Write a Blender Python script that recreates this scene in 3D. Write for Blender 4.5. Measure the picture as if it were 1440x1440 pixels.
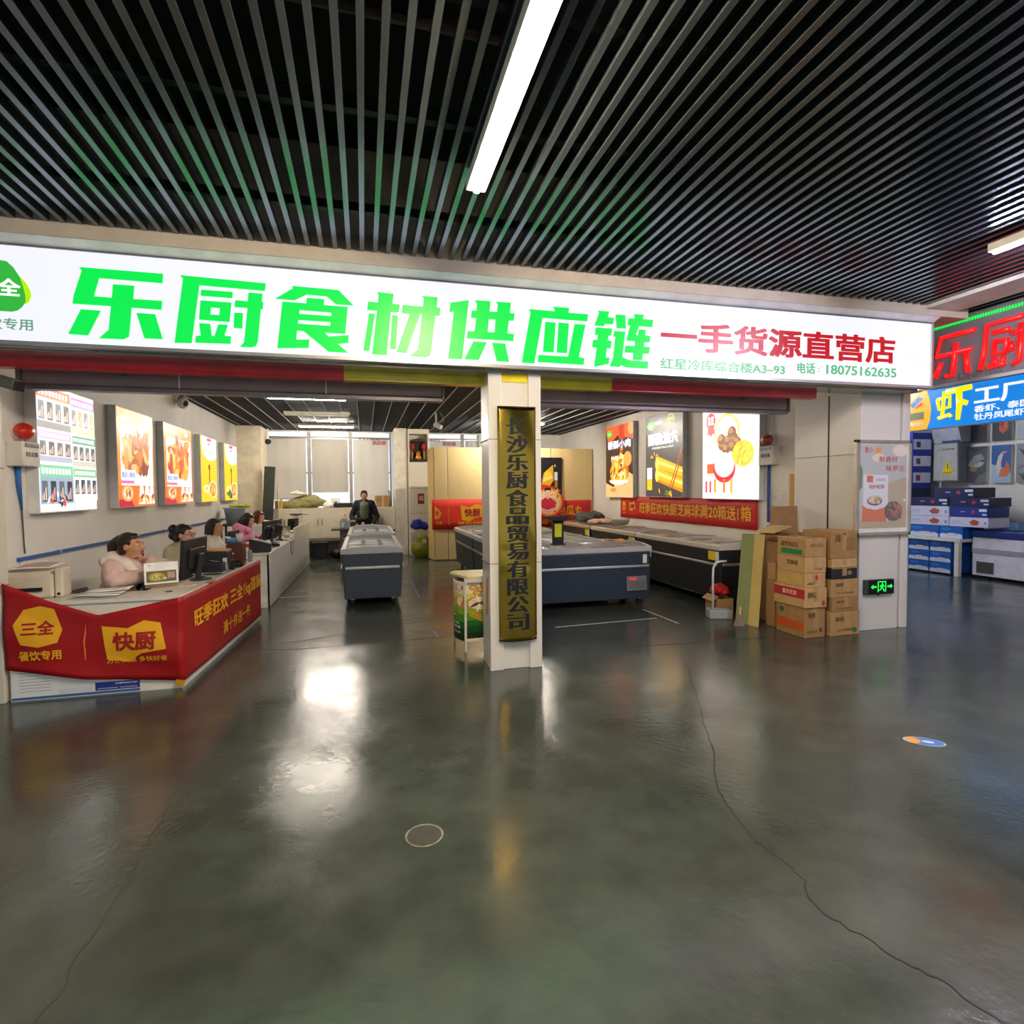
import bpy, bmesh, math, random
from mathutils import Vector as V, Matrix, Euler, noise as mnoise
random.seed(7)
SC = bpy.context.scene
for o in list(bpy.data.objects): bpy.data.objects.remove(o)

# ---------------------------------------------------------------- camera, world, exposure
cam = bpy.data.cameras.new('camera'); co = bpy.data.objects.new('camera', cam); SC.collection.objects.link(co)
cam.sensor_width = 36; cam.lens = 793 / 1440 * 36; cam.clip_start = .05; cam.clip_end = 200
RT = V((0.96728532, -0.2535541, -0.00833194)); DN = V((-0.01787359, -0.03535129, -0.9992151)); FW = V((0.25306055, 0.96667502, -0.03872671))
co.matrix_world = Matrix(((RT.x, -DN.x, -FW.x, 0), (RT.y, -DN.y, -FW.y, 0), (RT.z, -DN.z, -FW.z, 1.62), (0, 0, 0, 1)))
SC.camera = co
SC.view_settings.view_transform = 'Standard'; SC.view_settings.look = 'None'
SC.view_settings.exposure = 0.0; SC.view_settings.gamma = 1.0; SC.view_settings.use_curve_mapping = False
w = bpy.data.worlds.new('world'); SC.world = w; w.use_nodes = True
w.node_tree.nodes['Background'].inputs[0].default_value = (.62, .70, .78, 1)
w.node_tree.nodes['Background'].inputs[1].default_value = WORLD = 0.85
STRIP = 700.0     # brightness of every ceiling strip light
SIGN = 1.0       # brightness of the long shop sign

# ---------------------------------------------------------------- materials
def lin(h):
    h = h.lstrip('#'); c = [int(h[i:i + 2], 16) / 255 for i in (0, 2, 4)]
    return tuple(x / 12.92 if x <= .04045 else ((x + .055) / 1.055) ** 2.4 for x in c)
_M = {}
def M(col, r=.55, metal=0., var=.12, sc=6., bump=0., spec=.5, coat=0., alpha=1., trans=0., stretch=None):
    k = (col, r, metal, var, sc, bump, spec, coat, alpha, trans, stretch)
    if k in _M: return _M[k]
    m = bpy.data.materials.new('mat_%s_%d' % (col.strip('#'), len(_M))); m.use_nodes = True
    nt = m.node_tree; p = nt.nodes['Principled BSDF']; c = lin(col)
    p.inputs['Base Color'].default_value = (*c, 1); p.inputs['Roughness'].default_value = r; p.inputs['Metallic'].default_value = metal
    p.inputs['Specular IOR Level'].default_value = spec; p.inputs['Coat Weight'].default_value = coat
    p.inputs['Alpha'].default_value = alpha; p.inputs['Transmission Weight'].default_value = trans
    if var or bump:
        tc = nt.nodes.new('ShaderNodeTexCoord'); n = nt.nodes.new('ShaderNodeTexNoise'); n.inputs['Scale'].default_value = sc; n.inputs['Detail'].default_value = 5
        src = tc.outputs['Object']
        if stretch:
            mp = nt.nodes.new('ShaderNodeMapping'); mp.inputs['Scale'].default_value = stretch; nt.links.new(src, mp.inputs['Vector']); src = mp.outputs['Vector']
        nt.links.new(src, n.inputs['Vector'])
        if var:
            rp = nt.nodes.new('ShaderNodeValToRGB')
            rp.color_ramp.elements[0].position = .3; rp.color_ramp.elements[1].position = .7
            rp.color_ramp.elements[0].color = (*[x * (1 - var) for x in c], 1); rp.color_ramp.elements[1].color = (*[min(1, x * (1 + var)) for x in c], 1)
            nt.links.new(n.outputs['Fac'], rp.inputs['Fac']); nt.links.new(rp.outputs['Color'], p.inputs['Base Color'])
        if bump:
            b = nt.nodes.new('ShaderNodeBump'); b.inputs['Strength'].default_value = bump; b.inputs['Distance'].default_value = .01
            nt.links.new(n.outputs['Fac'], b.inputs['Height']); nt.links.new(b.outputs['Normal'], p.inputs['Normal'])
    _M[k] = m
    return m
def E(col, s=1.):
    k = ('E', col, s)
    if k in _M: return _M[k]
    m = bpy.data.materials.new('lit_%s_%d' % (col.strip('#'), len(_M))); m.use_nodes = True; nt = m.node_tree
    p = nt.nodes['Principled BSDF']; p.inputs['Base Color'].default_value = (*[x * .15 for x in lin(col)], 1); p.inputs['Roughness'].default_value = .35
    p.inputs['Emission Color'].default_value = (*lin(col), 1); p.inputs['Emission Strength'].default_value = s
    _M[k] = m
    return m
def floor_mat():
    m = bpy.data.materials.new('polished_concrete'); m.use_nodes = True; nt = m.node_tree; p = nt.nodes['Principled BSDF']
    tc = nt.nodes.new('ShaderNodeTexCoord')
    def nz(sc, det, rough=.55):
        n = nt.nodes.new('ShaderNodeTexNoise'); n.inputs['Scale'].default_value = sc; n.inputs['Detail'].default_value = det; n.inputs['Roughness'].default_value = rough
        nt.links.new(tc.outputs['Object'], n.inputs['Vector']); return n
    def ramp(n, a, b, ca, cb):
        mr = nt.nodes.new('ShaderNodeMapRange'); mr.interpolation_type = 'SMOOTHERSTEP'; mr.inputs['From Min'].default_value = a; mr.inputs['From Max'].default_value = b; nt.links.new(n.outputs['Fac'], mr.inputs['Value'])
        r = nt.nodes.new('ShaderNodeMix'); r.data_type = 'RGBA'; r.inputs['A'].default_value = (*ca, 1); r.inputs['B'].default_value = (*cb, 1); nt.links.new(mr.outputs['Result'], r.inputs['Factor']); return r
    a = ramp(nz(.5, 4, .5), .15, .85, lin('#343a35'), lin('#485049')); b = ramp(nz(4, 5, .55), .1, .9, (.76, .76, .76), (1.24, 1.24, 1.23))
    mx = nt.nodes.new('ShaderNodeMix'); mx.data_type = 'RGBA'; mx.blend_type = 'MULTIPLY'; mx.inputs['Factor'].default_value = 1
    nt.links.new(a.outputs['Result'], mx.inputs['A']); nt.links.new(b.outputs['Result'], mx.inputs['B']); nt.links.new(mx.outputs['Result'], p.inputs['Base Color'])
    r = ramp(nz(1.6, 7, .6), .25, .75, (.11,) * 3, (.262,) * 3); nt.links.new(r.outputs['Result'], p.inputs['Roughness'])
    bp = nt.nodes.new('ShaderNodeBump'); bp.inputs['Strength'].default_value = .13; bp.inputs['Distance'].default_value = .01
    nt.links.new(nz(26, 4).outputs['Fac'], bp.inputs['Height']); nt.links.new(bp.outputs['Normal'], p.inputs['Normal'])
    p.inputs['Specular IOR Level'].default_value = .8
    return m
def blind_mat(col):
    m = bpy.data.materials.new('blind_fabric'); m.use_nodes = True; nt = m.node_tree; p = nt.nodes['Principled BSDF']; out = nt.nodes['Material Output']
    tc = nt.nodes.new('ShaderNodeTexCoord'); n = nt.nodes.new('ShaderNodeTexNoise'); n.inputs['Scale'].default_value = 2.5; nt.links.new(tc.outputs['Object'], n.inputs['Vector'])
    r = nt.nodes.new('ShaderNodeValToRGB'); c = lin(col); r.color_ramp.elements[0].color = (*[x * .93 for x in c], 1); r.color_ramp.elements[1].color = (*c, 1); nt.links.new(n.outputs['Fac'], r.inputs['Fac'])
    tr = nt.nodes.new('ShaderNodeBsdfTranslucent'); mx = nt.nodes.new('ShaderNodeMixShader'); mx.inputs[0].default_value = .28; p.inputs['Roughness'].default_value = .85
    nt.links.new(r.outputs['Color'], p.inputs['Base Color']); nt.links.new(r.outputs['Color'], tr.inputs['Color']); nt.links.new(p.outputs[0], mx.inputs[1]); nt.links.new(tr.outputs[0], mx.inputs[2]); nt.links.new(mx.outputs[0], out.inputs['Surface'])
    return m
WHITE = M('#e9e6e0', .45, var=.04); WALL = M('#e6e2da', .6, var=.05, sc=2, bump=.08); PANEL = M('#dcd8d0', .35, var=.06, sc=1.5)
BLACK = M('#15161a', .45); DARK = M('#2a2c30', .5); STEEL = M('#b9b9b8', .28, 1., var=.08); ALU = M('#c9c9c7', .35, .85, var=.06); CHROME = M('#d5d5d5', .12, 1., var=0)
KRAFT = M('#b08a58', .75, var=.1, sc=14, bump=.15); KRAFT2 = M('#c09a66', .75, var=.1, sc=14, bump=.15); KRAFT3 = M('#a07a4c', .75, var=.1, sc=14, bump=.15)
SLATE = M('#343a44', .42, var=.1, sc=20); RIM = M('#c4c5c4', .4, var=.05); GLASS = M('#cfd8da', .06, var=0, alpha=.14, coat=.3, spec=.6); RUBBER = M('#17171a', .8)
RED = M('#c81a1c', .6, var=.1, sc=3, bump=.2); GOLDTXT = M('#f2b319', .6, var=.05); INK = M('#202226', .7, var=0); PAPER = M('#ece9e2', .7, var=.04)
SKIN = M('#d9a384', .5, var=.06, sc=30); HAIR = M('#1c1614', .45, var=.3, sc=60, stretch=(8, 8, 1)); DENIM = M('#262b3a', .8, var=.15, sc=50, bump=.2)

# ---------------------------------------------------------------- objects
WL = {}
def tag(o, label=None, cat=None, group=None, kind=None):
    for k, v in (('label', label), ('category', cat), ('group', group), ('kind', kind)):
        if v: o[k] = v
    return o
def thing(name, label, cat, loc=(0, 0, 0), rz=None, group=None):
    """an Empty at the thing's base; rz given: its parts are written in its own frame, else in the room's"""
    o = bpy.data.objects.new(name, None); SC.collection.objects.link(o); o.location = loc; o.empty_display_size = .1
    WL[o] = V(loc)
    if rz is not None: o.rotation_euler = (0, 0, rz); WL[o] = V((0, 0, 0))
    return tag(o, label, cat, group)
def link(name, me, parent=None):
    o = bpy.data.objects.new(name, me); SC.collection.objects.link(o)
    if parent is not None:
        o.parent = parent; WL[o] = WL[parent]
        if WL[parent].length: me.transform(Matrix.Translation(-WL[parent]))
    else: WL[o] = V((0, 0, 0))
    return o
def rot(rz=0, ry=0, rx=0): return Euler((rx, ry, rz)).to_matrix()
class B:
    def __init__(s): s.v = []; s.f = []; s.m = []; s.mats = []
    def mi(s, m):
        if m not in s.mats: s.mats.append(m)
        return s.mats.index(m)
    def add(s, vs, fs, m):
        n = len(s.v); k = s.mi(m); s.v += [tuple(v) for v in vs]
        for f in fs: s.f.append([n + i for i in f]); s.m.append(k)
        return s
    def obox(s, c, sz, R, m):
        R = R or Matrix.Identity(3); c = V(c)
        vs = [c + R @ V((x * sz[0] / 2, y * sz[1] / 2, z * sz[2] / 2)) for z in (-1, 1) for x, y in ((-1, -1), (1, -1), (1, 1), (-1, 1))]
        return s.add(vs, [(0, 3, 2, 1), (4, 5, 6, 7), (0, 1, 5, 4), (1, 2, 6, 5), (2, 3, 7, 6), (3, 0, 4, 7)], m)
    def box(s, x0, x1, y0, y1, z0, z1, m): return s.obox(((x0 + x1) / 2, (y0 + y1) / 2, (z0 + z1) / 2), (abs(x1 - x0), abs(y1 - y0), abs(z1 - z0)), None, m)
    def poly(s, pts, m): return s.add(pts, [tuple(range(len(pts)))], m)
    def prism(s, pts, fn, d, m):
        """pts (u,v) swept d along w; fn(u,v,w) gives the place"""
        n = len(pts)
        vs = [fn(u, v, 0) for u, v in pts] + [fn(u, v, d) for u, v in pts]
        fs = [tuple(range(n)), tuple(range(2 * n - 1, n - 1, -1))] + [(i, i + n, (i + 1) % n + n, (i + 1) % n) for i in range(n)]
        return s.add(vs, fs, m)
    def cone(s, p, q, r0, r1, m, n=12, caps=True):
        p, q = V(p), V(q); d = (q - p).normalized(); a = d.orthogonal().normalized(); b = d.cross(a)
        vs = [c + (a * math.cos(t) + b * math.sin(t)) * r for c, r in ((p, r0), (q, r1)) for t in [2 * math.pi * i / n for i in range(n)]]
        fs = [(i, (i + 1) % n, (i + 1) % n + n, i + n) for i in range(n)]
        if caps: fs += [tuple(range(n - 1, -1, -1)), tuple(range(n, 2 * n))]
        return s.add(vs, fs, m)
    def tube(s, pts, r, m, n=8):
        pts = [V(p) for p in pts]; vs = []; a = None
        for i, p in enumerate(pts):
            d = ((pts[min(i + 1, len(pts) - 1)]) - pts[max(i - 1, 0)]).normalized()
            a = d.orthogonal().normalized() if a is None else (a - d * a.dot(d)).normalized()
            b = d.cross(a); rr = r[i] if isinstance(r, (list, tuple)) else r
            vs += [p + (a * math.cos(2 * math.pi * k / n) + b * math.sin(2 * math.pi * k / n)) * rr for k in range(n)]
        L = len(pts)
        fs = [(i * n + k, i * n + (k + 1) % n, (i + 1) * n + (k + 1) % n, (i + 1) * n + k) for i in range(L - 1) for k in range(n)]
        fs += [tuple(range(n - 1, -1, -1)), tuple(range((L - 1) * n, L * n))]
        return s.add(vs, fs, m)
    def lathe(s, prof, c, m, n=20, R=None):
        c = V(c); R = R or Matrix.Identity(3)
        vs = [c + R @ V((r * math.cos(2 * math.pi * k / n), r * math.sin(2 * math.pi * k / n), z)) for r, z in prof for k in range(n)]
        L = len(prof); fs = [(i * n + k, i * n + (k + 1) % n, (i + 1) * n + (k + 1) % n, (i + 1) * n + k) for i in range(L - 1) for k in range(n)]
        fs += [tuple(range(n - 1, -1, -1)), tuple(range((L - 1) * n, L * n))]
        return s.add(vs, fs, m)
    def ell(s, c, r, m, R=None, n=16, k=10):
        c = V(c); R = R or Matrix.Identity(3); vs = [c + R @ V((0, 0, -r[2]))]
        for i in range(1, k):
            t = -math.pi / 2 + math.pi * i / k
            vs += [c + R @ V((r[0] * math.cos(t) * math.cos(2 * math.pi * j / n), r[1] * math.cos(t) * math.sin(2 * math.pi * j / n), r[2] * math.sin(t))) for j in range(n)]
        vs.append(c + R @ V((0, 0, r[2]))); T = len(vs) - 1
        fs = [(0, 1 + (j + 1) % n, 1 + j) for j in range(n)]
        for i in range(k - 2): fs += [(1 + i * n + j, 1 + i * n + (j + 1) % n, 1 + (i + 1) * n + (j + 1) % n, 1 + (i + 1) * n + j) for j in range(n)]
        fs += [(1 + (k - 2) * n + j, 1 + (k - 2) * n + (j + 1) % n, T) for j in range(n)]
        return s.add(vs, fs, m)
    def caps(s, p, q, r0, r1, m, n=12):
        p, q = V(p), V(q); d = q - p
        if d.length < 1e-5: return s.ell(p, (r0,) * 3, m)
        d.normalize(); P = []; r = []
        for i in range(5): t = math.pi / 2 * (i / 4 - 1); P.append(p + d * r0 * math.sin(t)); r.append(max(r0 * math.cos(t), r0 * .05))
        for i in range(5): t = math.pi / 2 * i / 4; P.append(q + d * r1 * math.sin(t)); r.append(max(r1 * math.cos(t), r1 * .05))
        return s.tube(P, r, m, n)
    def sheet(s, fn, nu, nv, m, th=0.):
        vs = [V(fn(i / nu, j / nv)) for j in range(nv + 1) for i in range(nu + 1)]; W = nu + 1
        fs = [(j * W + i, j * W + i + 1, (j + 1) * W + i + 1, (j + 1) * W + i) for j in range(nv) for i in range(nu)]
        if th:
            n0 = len(vs); nr = []
            for j in range(nv + 1):
                for i in range(nu + 1):
                    a = vs[j * W + min(i + 1, nu)] - vs[j * W + max(i - 1, 0)]; b = vs[min(j + 1, nv) * W + i] - vs[max(j - 1, 0) * W + i]
                    q = a.cross(b); nr.append(q.normalized() if q.length > 1e-9 else V((0, 0, 1)))
            vs += [vs[i] - nr[i] * th for i in range(n0)]
            fs += [tuple(n0 + i for i in reversed(f)) for f in fs]
            rim = [(i, i + 1) for i in range(nu)] + [(j * W + nu, (j + 1) * W + nu) for j in range(nv)] + [(nv * W + i + 1, nv * W + i) for i in range(nu)] + [((j + 1) * W, j * W) for j in range(nv)]
            fs += [(b, a, a + n0, b + n0) for a, b in rim]
        return s.add(vs, fs, m)
    def mesh(s, name, smooth=False):
        me = bpy.data.meshes.new(name); me.from_pydata(s.v, [], s.f)
        for m in s.mats: me.materials.append(m)
        me.polygons.foreach_set('material_index', s.m)
        me.validate(); bm = bmesh.new(); bm.from_mesh(me); bmesh.ops.recalc_face_normals(bm, faces=bm.faces); bm.to_mesh(me); bm.free()
        if smooth: me.polygons.foreach_set('use_smooth', [True] * len(me.polygons))
        me.update(); return me
    def build(s, name, parent=None, smooth=False, bevel=0.):
        me = s.mesh(name, smooth); o = link(name, me, parent)
        if smooth == 'auto' or bevel:
            if bevel:
                md = o.modifiers.new('bevel', 'BEVEL'); md.width = bevel; md.segments = 2; md.limit_method = 'ANGLE'; md.angle_limit = math.radians(40)
        return o
def struct(name, b, label, cat, **k):
    return tag(b.build(name, None, **k), label, cat, None, 'structure')
def fine(me, L=.05):
    bm = bmesh.new(); bm.from_mesh(me); bmesh.ops.triangulate(bm, faces=bm.faces)
    for _ in range(6):
        es = [e for e in bm.edges if e.calc_length() > L]
        if not es: break
        bmesh.ops.subdivide_edges(bm, edges=es, cuts=1); bmesh.ops.triangulate(bm, faces=bm.faces)
    bm.to_mesh(me); bm.free()
def evalmesh(ob):
    dg = bpy.context.evaluated_depsgraph_get(); dg.update(); return bpy.data.meshes.new_from_object(ob.evaluated_get(dg))
def place(name, me, fn, m, parent):
    for v in me.vertices: v.co = fn(v.co.x, v.co.y, v.co.z)
    me.materials.clear(); me.materials.append(m); me.update()
    bm = bmesh.new(); bm.from_mesh(me); bmesh.ops.recalc_face_normals(bm, faces=bm.faces); bm.to_mesh(me); bm.free()
    return link(name, me, parent)
def text(name, s, box, fn, m, parent, weight=0., depth=.002, sub=0):
    """lettering s filling box (u0,u1,v0,v1) of a face; fn(u,v,w) gives the place"""
    c = bpy.data.curves.new('txt', 'FONT'); c.body = s; c.offset = min(weight, .008); c.resolution_u = 3; c.space_line = .95
    o = bpy.data.objects.new('txt', c); SC.collection.objects.link(o); me = evalmesh(o)
    bpy.data.objects.remove(o); bpy.data.curves.remove(c)
    xs = [v.co.x for v in me.vertices]; ys = [v.co.y for v in me.vertices]
    if not xs: return None
    x0, x1, y0, y1 = min(xs), max(xs), min(ys), max(ys)
    for v in me.vertices: v.co = V((box[0] + (v.co.x - x0) / (x1 - x0) * (box[1] - box[0]), box[2] + (v.co.y - y0) / (y1 - y0) * (box[3] - box[2]), 0))
    if weight > .008:          # heavier strokes: the same outline laid a little to each side as well
        k = (weight - .008) / (x1 - x0) * (box[1] - box[0]); kv = (weight - .008) / (y1 - y0) * (box[3] - box[2]); q = B()
        for i, (a, b) in enumerate(((0, 0), (-k, -kv), (k, -kv), (k, kv), (-k, kv))): q.add([v.co + V((a, b, .00004 * i)) for v in me.vertices], [list(p.vertices) for p in me.polygons], m)
        me = q.mesh(name)
    if sub: fine(me, sub)
    if depth:
        bm = bmesh.new(); bm.from_mesh(me); r = bmesh.ops.extrude_face_region(bm, geom=bm.faces[:])
        for e in r['geom']:
            if isinstance(e, bmesh.types.BMVert): e.co.z += depth
        bm.to_mesh(me); bm.free()
    return place(name, me, fn, m, parent)
def glyph(name, loops, fn, m, parent, depth):
    c = bpy.data.curves.new('g', 'CURVE'); c.dimensions = '2D'; c.fill_mode = 'BOTH'; c.extrude = depth / 2
    for l in loops:
        sp = c.splines.new('POLY'); sp.points.add(len(l) - 1); sp.use_cyclic_u = True
        for p, q in zip(sp.points, l): p.co = (q[0], q[1], 0, 1)
    o = bpy.data.objects.new('g', c); SC.collection.objects.link(o); me = evalmesh(o); bpy.data.objects.remove(o); bpy.data.curves.remove(c)
    return place(name, me, lambda u, v, w: fn(u, v, w + depth / 2), m, parent)
def remesh(shapes, voxel, smooth=3, disp=0., dsc=6., seed=0.):
    b = B(); m = WHITE
    for s in shapes:
        if s[0] == 'c': b.caps(s[1], s[2], s[3], s[4], m)
        elif s[0] == 'e': b.ell(s[1], s[2], m, s[3] if len(s) > 3 else None)
        else: b.obox(s[1], s[2], s[3] if len(s) > 3 else None, m)
    o = bpy.data.objects.new('b', b.mesh('b')); SC.collection.objects.link(o)
    r = o.modifiers.new('r', 'REMESH'); r.mode = 'VOXEL'; r.voxel_size = voxel
    if smooth: q = o.modifiers.new('s', 'SMOOTH'); q.iterations = smooth; q.factor = .5
    me = evalmesh(o); bpy.data.objects.remove(o)
    if disp:
        me.update()
        nr = [v.normal.copy() for v in me.vertices]
        for v, n in zip(me.vertices, nr):
            p = v.co * dsc + V((seed, seed * 1.7, seed * .3)); v.co += n * disp * (mnoise.noise(p) + .5 * (1 - 2 * abs(mnoise.noise(p * 1.9))))
    me.polygons.foreach_set('use_smooth', [True] * len(me.polygons)); return me
def blob(name, shapes, m, parent=None, voxel=.015, smooth=3, zmin=None, **k):
    me = remesh(shapes, voxel, smooth, **k)
    if zmin is not None:
        for v in me.vertices: v.co.z = max(v.co.z, zmin)          # it lies flat on what is under it
    me.materials.clear() if zmin else None; me.materials.clear(); me.materials.append(m); return link(name, me, parent)
fXZ = lambda Y: (lambda u, v, w=0: V((u, Y - w, v)))        # faces -Y (towards the hall)
fPX = lambda X: (lambda u, v, w=0: V((X + w, u, v)))        # faces +X, u = Y
fMX = lambda X: (lambda u, v, w=0: V((X - w, -u, v)))       # faces -X, u = -Y
fUP = lambda Z: (lambda u, v, w=0: V((u, v, Z + w)))
GLYPH = {
    '乐': [[(-1.95,3.247),(-1.415,3.246),(-1.422,3.178),(-1.83,3.181),(-1.867,3.046),(-1.752,3.045),(-1.742,3.142),(-1.607,3.143),(-1.616,3.046),(-1.426,3.047),(-1.434,2.982),(-1.629,2.984),(-1.648,2.802),(-1.654,2.77),(-1.688,2.75),(-1.842,2.748),(-1.779,2.813),(-1.759,2.985),(-2.0,2.985),(-1.989,3.049),(-1.935,3.222)],[(-1.949,2.948),(-1.827,2.946),(-1.912,2.765),(-2.033,2.767)],[(-1.597,2.947),(-1.476,2.946),(-1.431,2.766),(-1.551,2.765)]],
    '厨': [[(-1.304,3.246),(-0.708,3.235),(-0.715,3.178),(-1.174,3.184),(-1.238,2.748),(-1.352,2.744),(-1.282,3.223)],[(-1.161,3.151),(-0.944,3.15),(-0.948,3.105),(-1.166,3.106)],[(-1.168,3.07),(-0.955,3.07),(-0.972,2.923),(-1.182,2.927)],[(-1.098,3.024),(-1.036,3.024),(-1.041,2.969),(-1.104,2.97)],[(-1.182,2.9),(-1.106,2.899),(-1.098,2.809),(-1.079,2.81),(-1.05,2.899),(-0.985,2.9),(-1.011,2.817),(-0.964,2.814),(-0.969,2.758),(-1.212,2.753),(-1.207,2.803),(-1.173,2.807)],[(-0.832,3.155),(-0.733,3.154),(-0.739,3.092),(-0.729,3.091),(-0.734,3.037),(-0.748,3.034),(-0.775,2.786),(-0.791,2.751),(-0.821,2.739),(-0.901,2.739),(-0.873,2.775),(-0.842,3.039),(-0.934,3.038),(-0.927,3.09),(-0.839,3.088)],[(-0.937,2.994),(-0.876,2.997),(-0.883,2.88),(-0.943,2.88)]],
    '食': [[(-0.518,3.231),(-0.168,3.227),(-0.058,3.116),(-0.188,3.115),(-0.261,3.172),(-0.412,3.174),(-0.501,3.123),(-0.641,3.124),(-0.51,3.214)],[(-0.59,3.105),(-0.414,3.104),(-0.409,3.148),(-0.279,3.147),(-0.283,3.101),(-0.1,3.099),(-0.124,2.886),(-0.28,2.886),(-0.252,2.855),(-0.097,2.876),(-0.101,2.815),(-0.183,2.802),(-0.106,2.737),(-0.252,2.736),(-0.44,2.888),(-0.488,2.889),(-0.494,2.817),(-0.397,2.823),(-0.404,2.758),(-0.635,2.744)],[(-0.465,3.05),(-0.225,3.047),(-0.228,3.018),(-0.469,3.019)],[(-0.476,2.972),(-0.234,2.972),(-0.238,2.94),(-0.479,2.942)]],
    '材': [[(0.131,3.235),(0.262,3.232),(0.252,3.151),(0.311,3.148),(0.301,3.087),(0.238,3.086),(0.199,2.734),(0.083,2.736),(0.128,3.088),(0.05,3.088),(0.059,3.153),(0.137,3.152),(0.142,3.22)],[(0.065,3.06),(0.11,3.059),(0.062,2.762),(0.015,2.759)],[(0.249,3.059),(0.294,3.058),(0.273,2.785),(0.227,2.786)],[(0.334,3.146),(0.5,3.146),(0.508,3.22),(0.49,3.232),(0.622,3.232),(0.612,3.149),(0.644,3.145),(0.637,3.081),(0.6,3.081),(0.563,2.784),(0.552,2.751),(0.525,2.735),(0.388,2.736),(0.455,2.794),(0.491,3.085),(0.477,3.087),(0.36,2.762),(0.277,2.763),(0.393,3.081),(0.327,3.084)]],
    '供': [[(0.728,3.195),(0.885,3.228),(0.822,2.732),(0.705,2.733),(0.758,3.125),(0.72,3.12)],[(0.937,3.231),(1.074,3.233),(1.063,3.145),(1.131,3.147),(1.138,3.217),(1.12,3.233),(1.253,3.234),(1.244,3.146),(1.286,3.145),(1.276,3.084),(1.233,3.082),(1.219,2.97),(1.279,2.969),(1.271,2.909),(0.866,2.91),(0.874,2.969),(0.932,2.969),(0.948,3.084),(0.903,3.084),(0.91,3.143),(0.95,3.145),(0.956,3.209)],[(1.057,3.083),(1.117,3.083),(1.107,2.972),(1.045,2.971)],[(0.921,2.885),(1.037,2.885),(0.966,2.733),(0.843,2.733)],[(1.086,2.883),(1.199,2.883),(1.232,2.729),(1.124,2.73)]],
    '应': [[(1.417,3.192),(1.651,3.19),(1.652,3.21),(1.636,3.229),(1.786,3.228),(1.78,3.186),(1.966,3.186),(1.957,3.124),(1.538,3.126),(1.46,2.727),(1.348,2.729),(1.431,3.166)],[(1.565,3.093),(1.659,3.092),(1.639,2.833),(1.543,2.833)],[(1.688,3.095),(1.783,3.093),(1.763,2.832),(1.669,2.832)],[(1.839,3.092),(1.94,3.092),(1.876,2.801),(1.93,2.794),(1.92,2.736),(1.492,2.742),(1.501,2.802),(1.776,2.8)]],
    '链': [[(2.064,3.224),(2.172,3.225),(2.155,3.174),(2.216,3.171),(2.206,3.113),(2.131,3.114),(2.119,3.091),(2.03,3.093),(2.074,3.207)],[(2.04,3.075),(2.2,3.074),(2.189,3.01),(2.162,3.011),(2.155,2.964),(2.194,2.963),(2.184,2.896),(2.145,2.897),(2.137,2.811),(2.172,2.813),(2.164,2.757),(2.025,2.724),(2.051,2.894),(2.007,2.9),(2.016,2.963),(2.056,2.963),(2.062,3.009),(2.035,3.012)],[(2.235,3.203),(2.33,3.203),(2.334,3.084),(2.247,3.083)],[(2.22,3.054),(2.328,3.054),(2.299,2.823),(2.377,2.798),(2.559,2.796),(2.552,2.731),(2.338,2.734),(2.288,2.754),(2.273,2.735),(2.176,2.737),(2.208,2.801),(2.235,3.004),(2.213,3.006)],[(2.414,3.22),(2.516,3.219),(2.504,3.18),(2.609,3.179),(2.601,3.114),(2.469,3.115),(2.432,3.032),(2.461,3.029),(2.467,3.084),(2.534,3.083),(2.529,3.031),(2.582,3.031),(2.573,2.975),(2.519,2.972),(2.514,2.929),(2.577,2.929),(2.566,2.869),(2.504,2.868),(2.5,2.808),(2.408,2.807),(2.414,2.87),(2.325,2.869),(2.335,2.929),(2.427,2.931),(2.429,2.976),(2.345,2.977),(2.362,3.05),(2.382,3.116),(2.354,3.118),(2.365,3.179),(2.419,3.177),(2.429,3.204)]],
    'LOGO': [[(-2.425,3.253),(-2.388,3.248),(-2.352,3.212),(-2.316,3.148),(-2.299,3.088),(-2.286,3.022),(-2.286,2.977),(-2.308,2.94),(-2.336,2.913),(-2.37,2.902),(-2.438,2.902),(-2.494,2.902),(-2.545,2.918),(-2.562,2.956),(-2.556,3.009),(-2.528,3.091),(-2.491,3.177),(-2.456,3.237)]],
    'CRES': [[(-2.312,3.149),(-2.279,3.107),(-2.258,3.06),(-2.253,3.02),(-2.265,2.983),(-2.284,2.962),(-2.311,2.962),(-2.326,3.072)]],
}
NEON = { 'le':[[(4.67,3.305),(5.038,3.306),(5.081,3.102),(4.697,3.11)],[(4.869,3.217),(4.879,3.076),(4.901,2.858),(4.974,2.865)],[(5.032,3.031),(5.097,2.869)],[(4.758,3.099),(4.734,2.863)]],'chu':[[(4.208,3.318),(4.545,3.314),(4.574,3.005),(4.606,2.862)],[(4.485,3.224),(4.329,3.217)],[(4.466,3.127),(4.348,3.121),(4.367,2.994),(4.474,2.995),(4.466,3.127)],[(4.479,2.959),(4.443,2.878)],[(4.378,2.96),(4.398,2.868)],[(4.529,2.878),(4.365,2.879)],[(4.306,3.176),(4.205,3.172)],[(4.222,3.253),(4.235,2.88),(4.288,2.856)],[(4.315,3.089),(4.307,2.991)]] }

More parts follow.
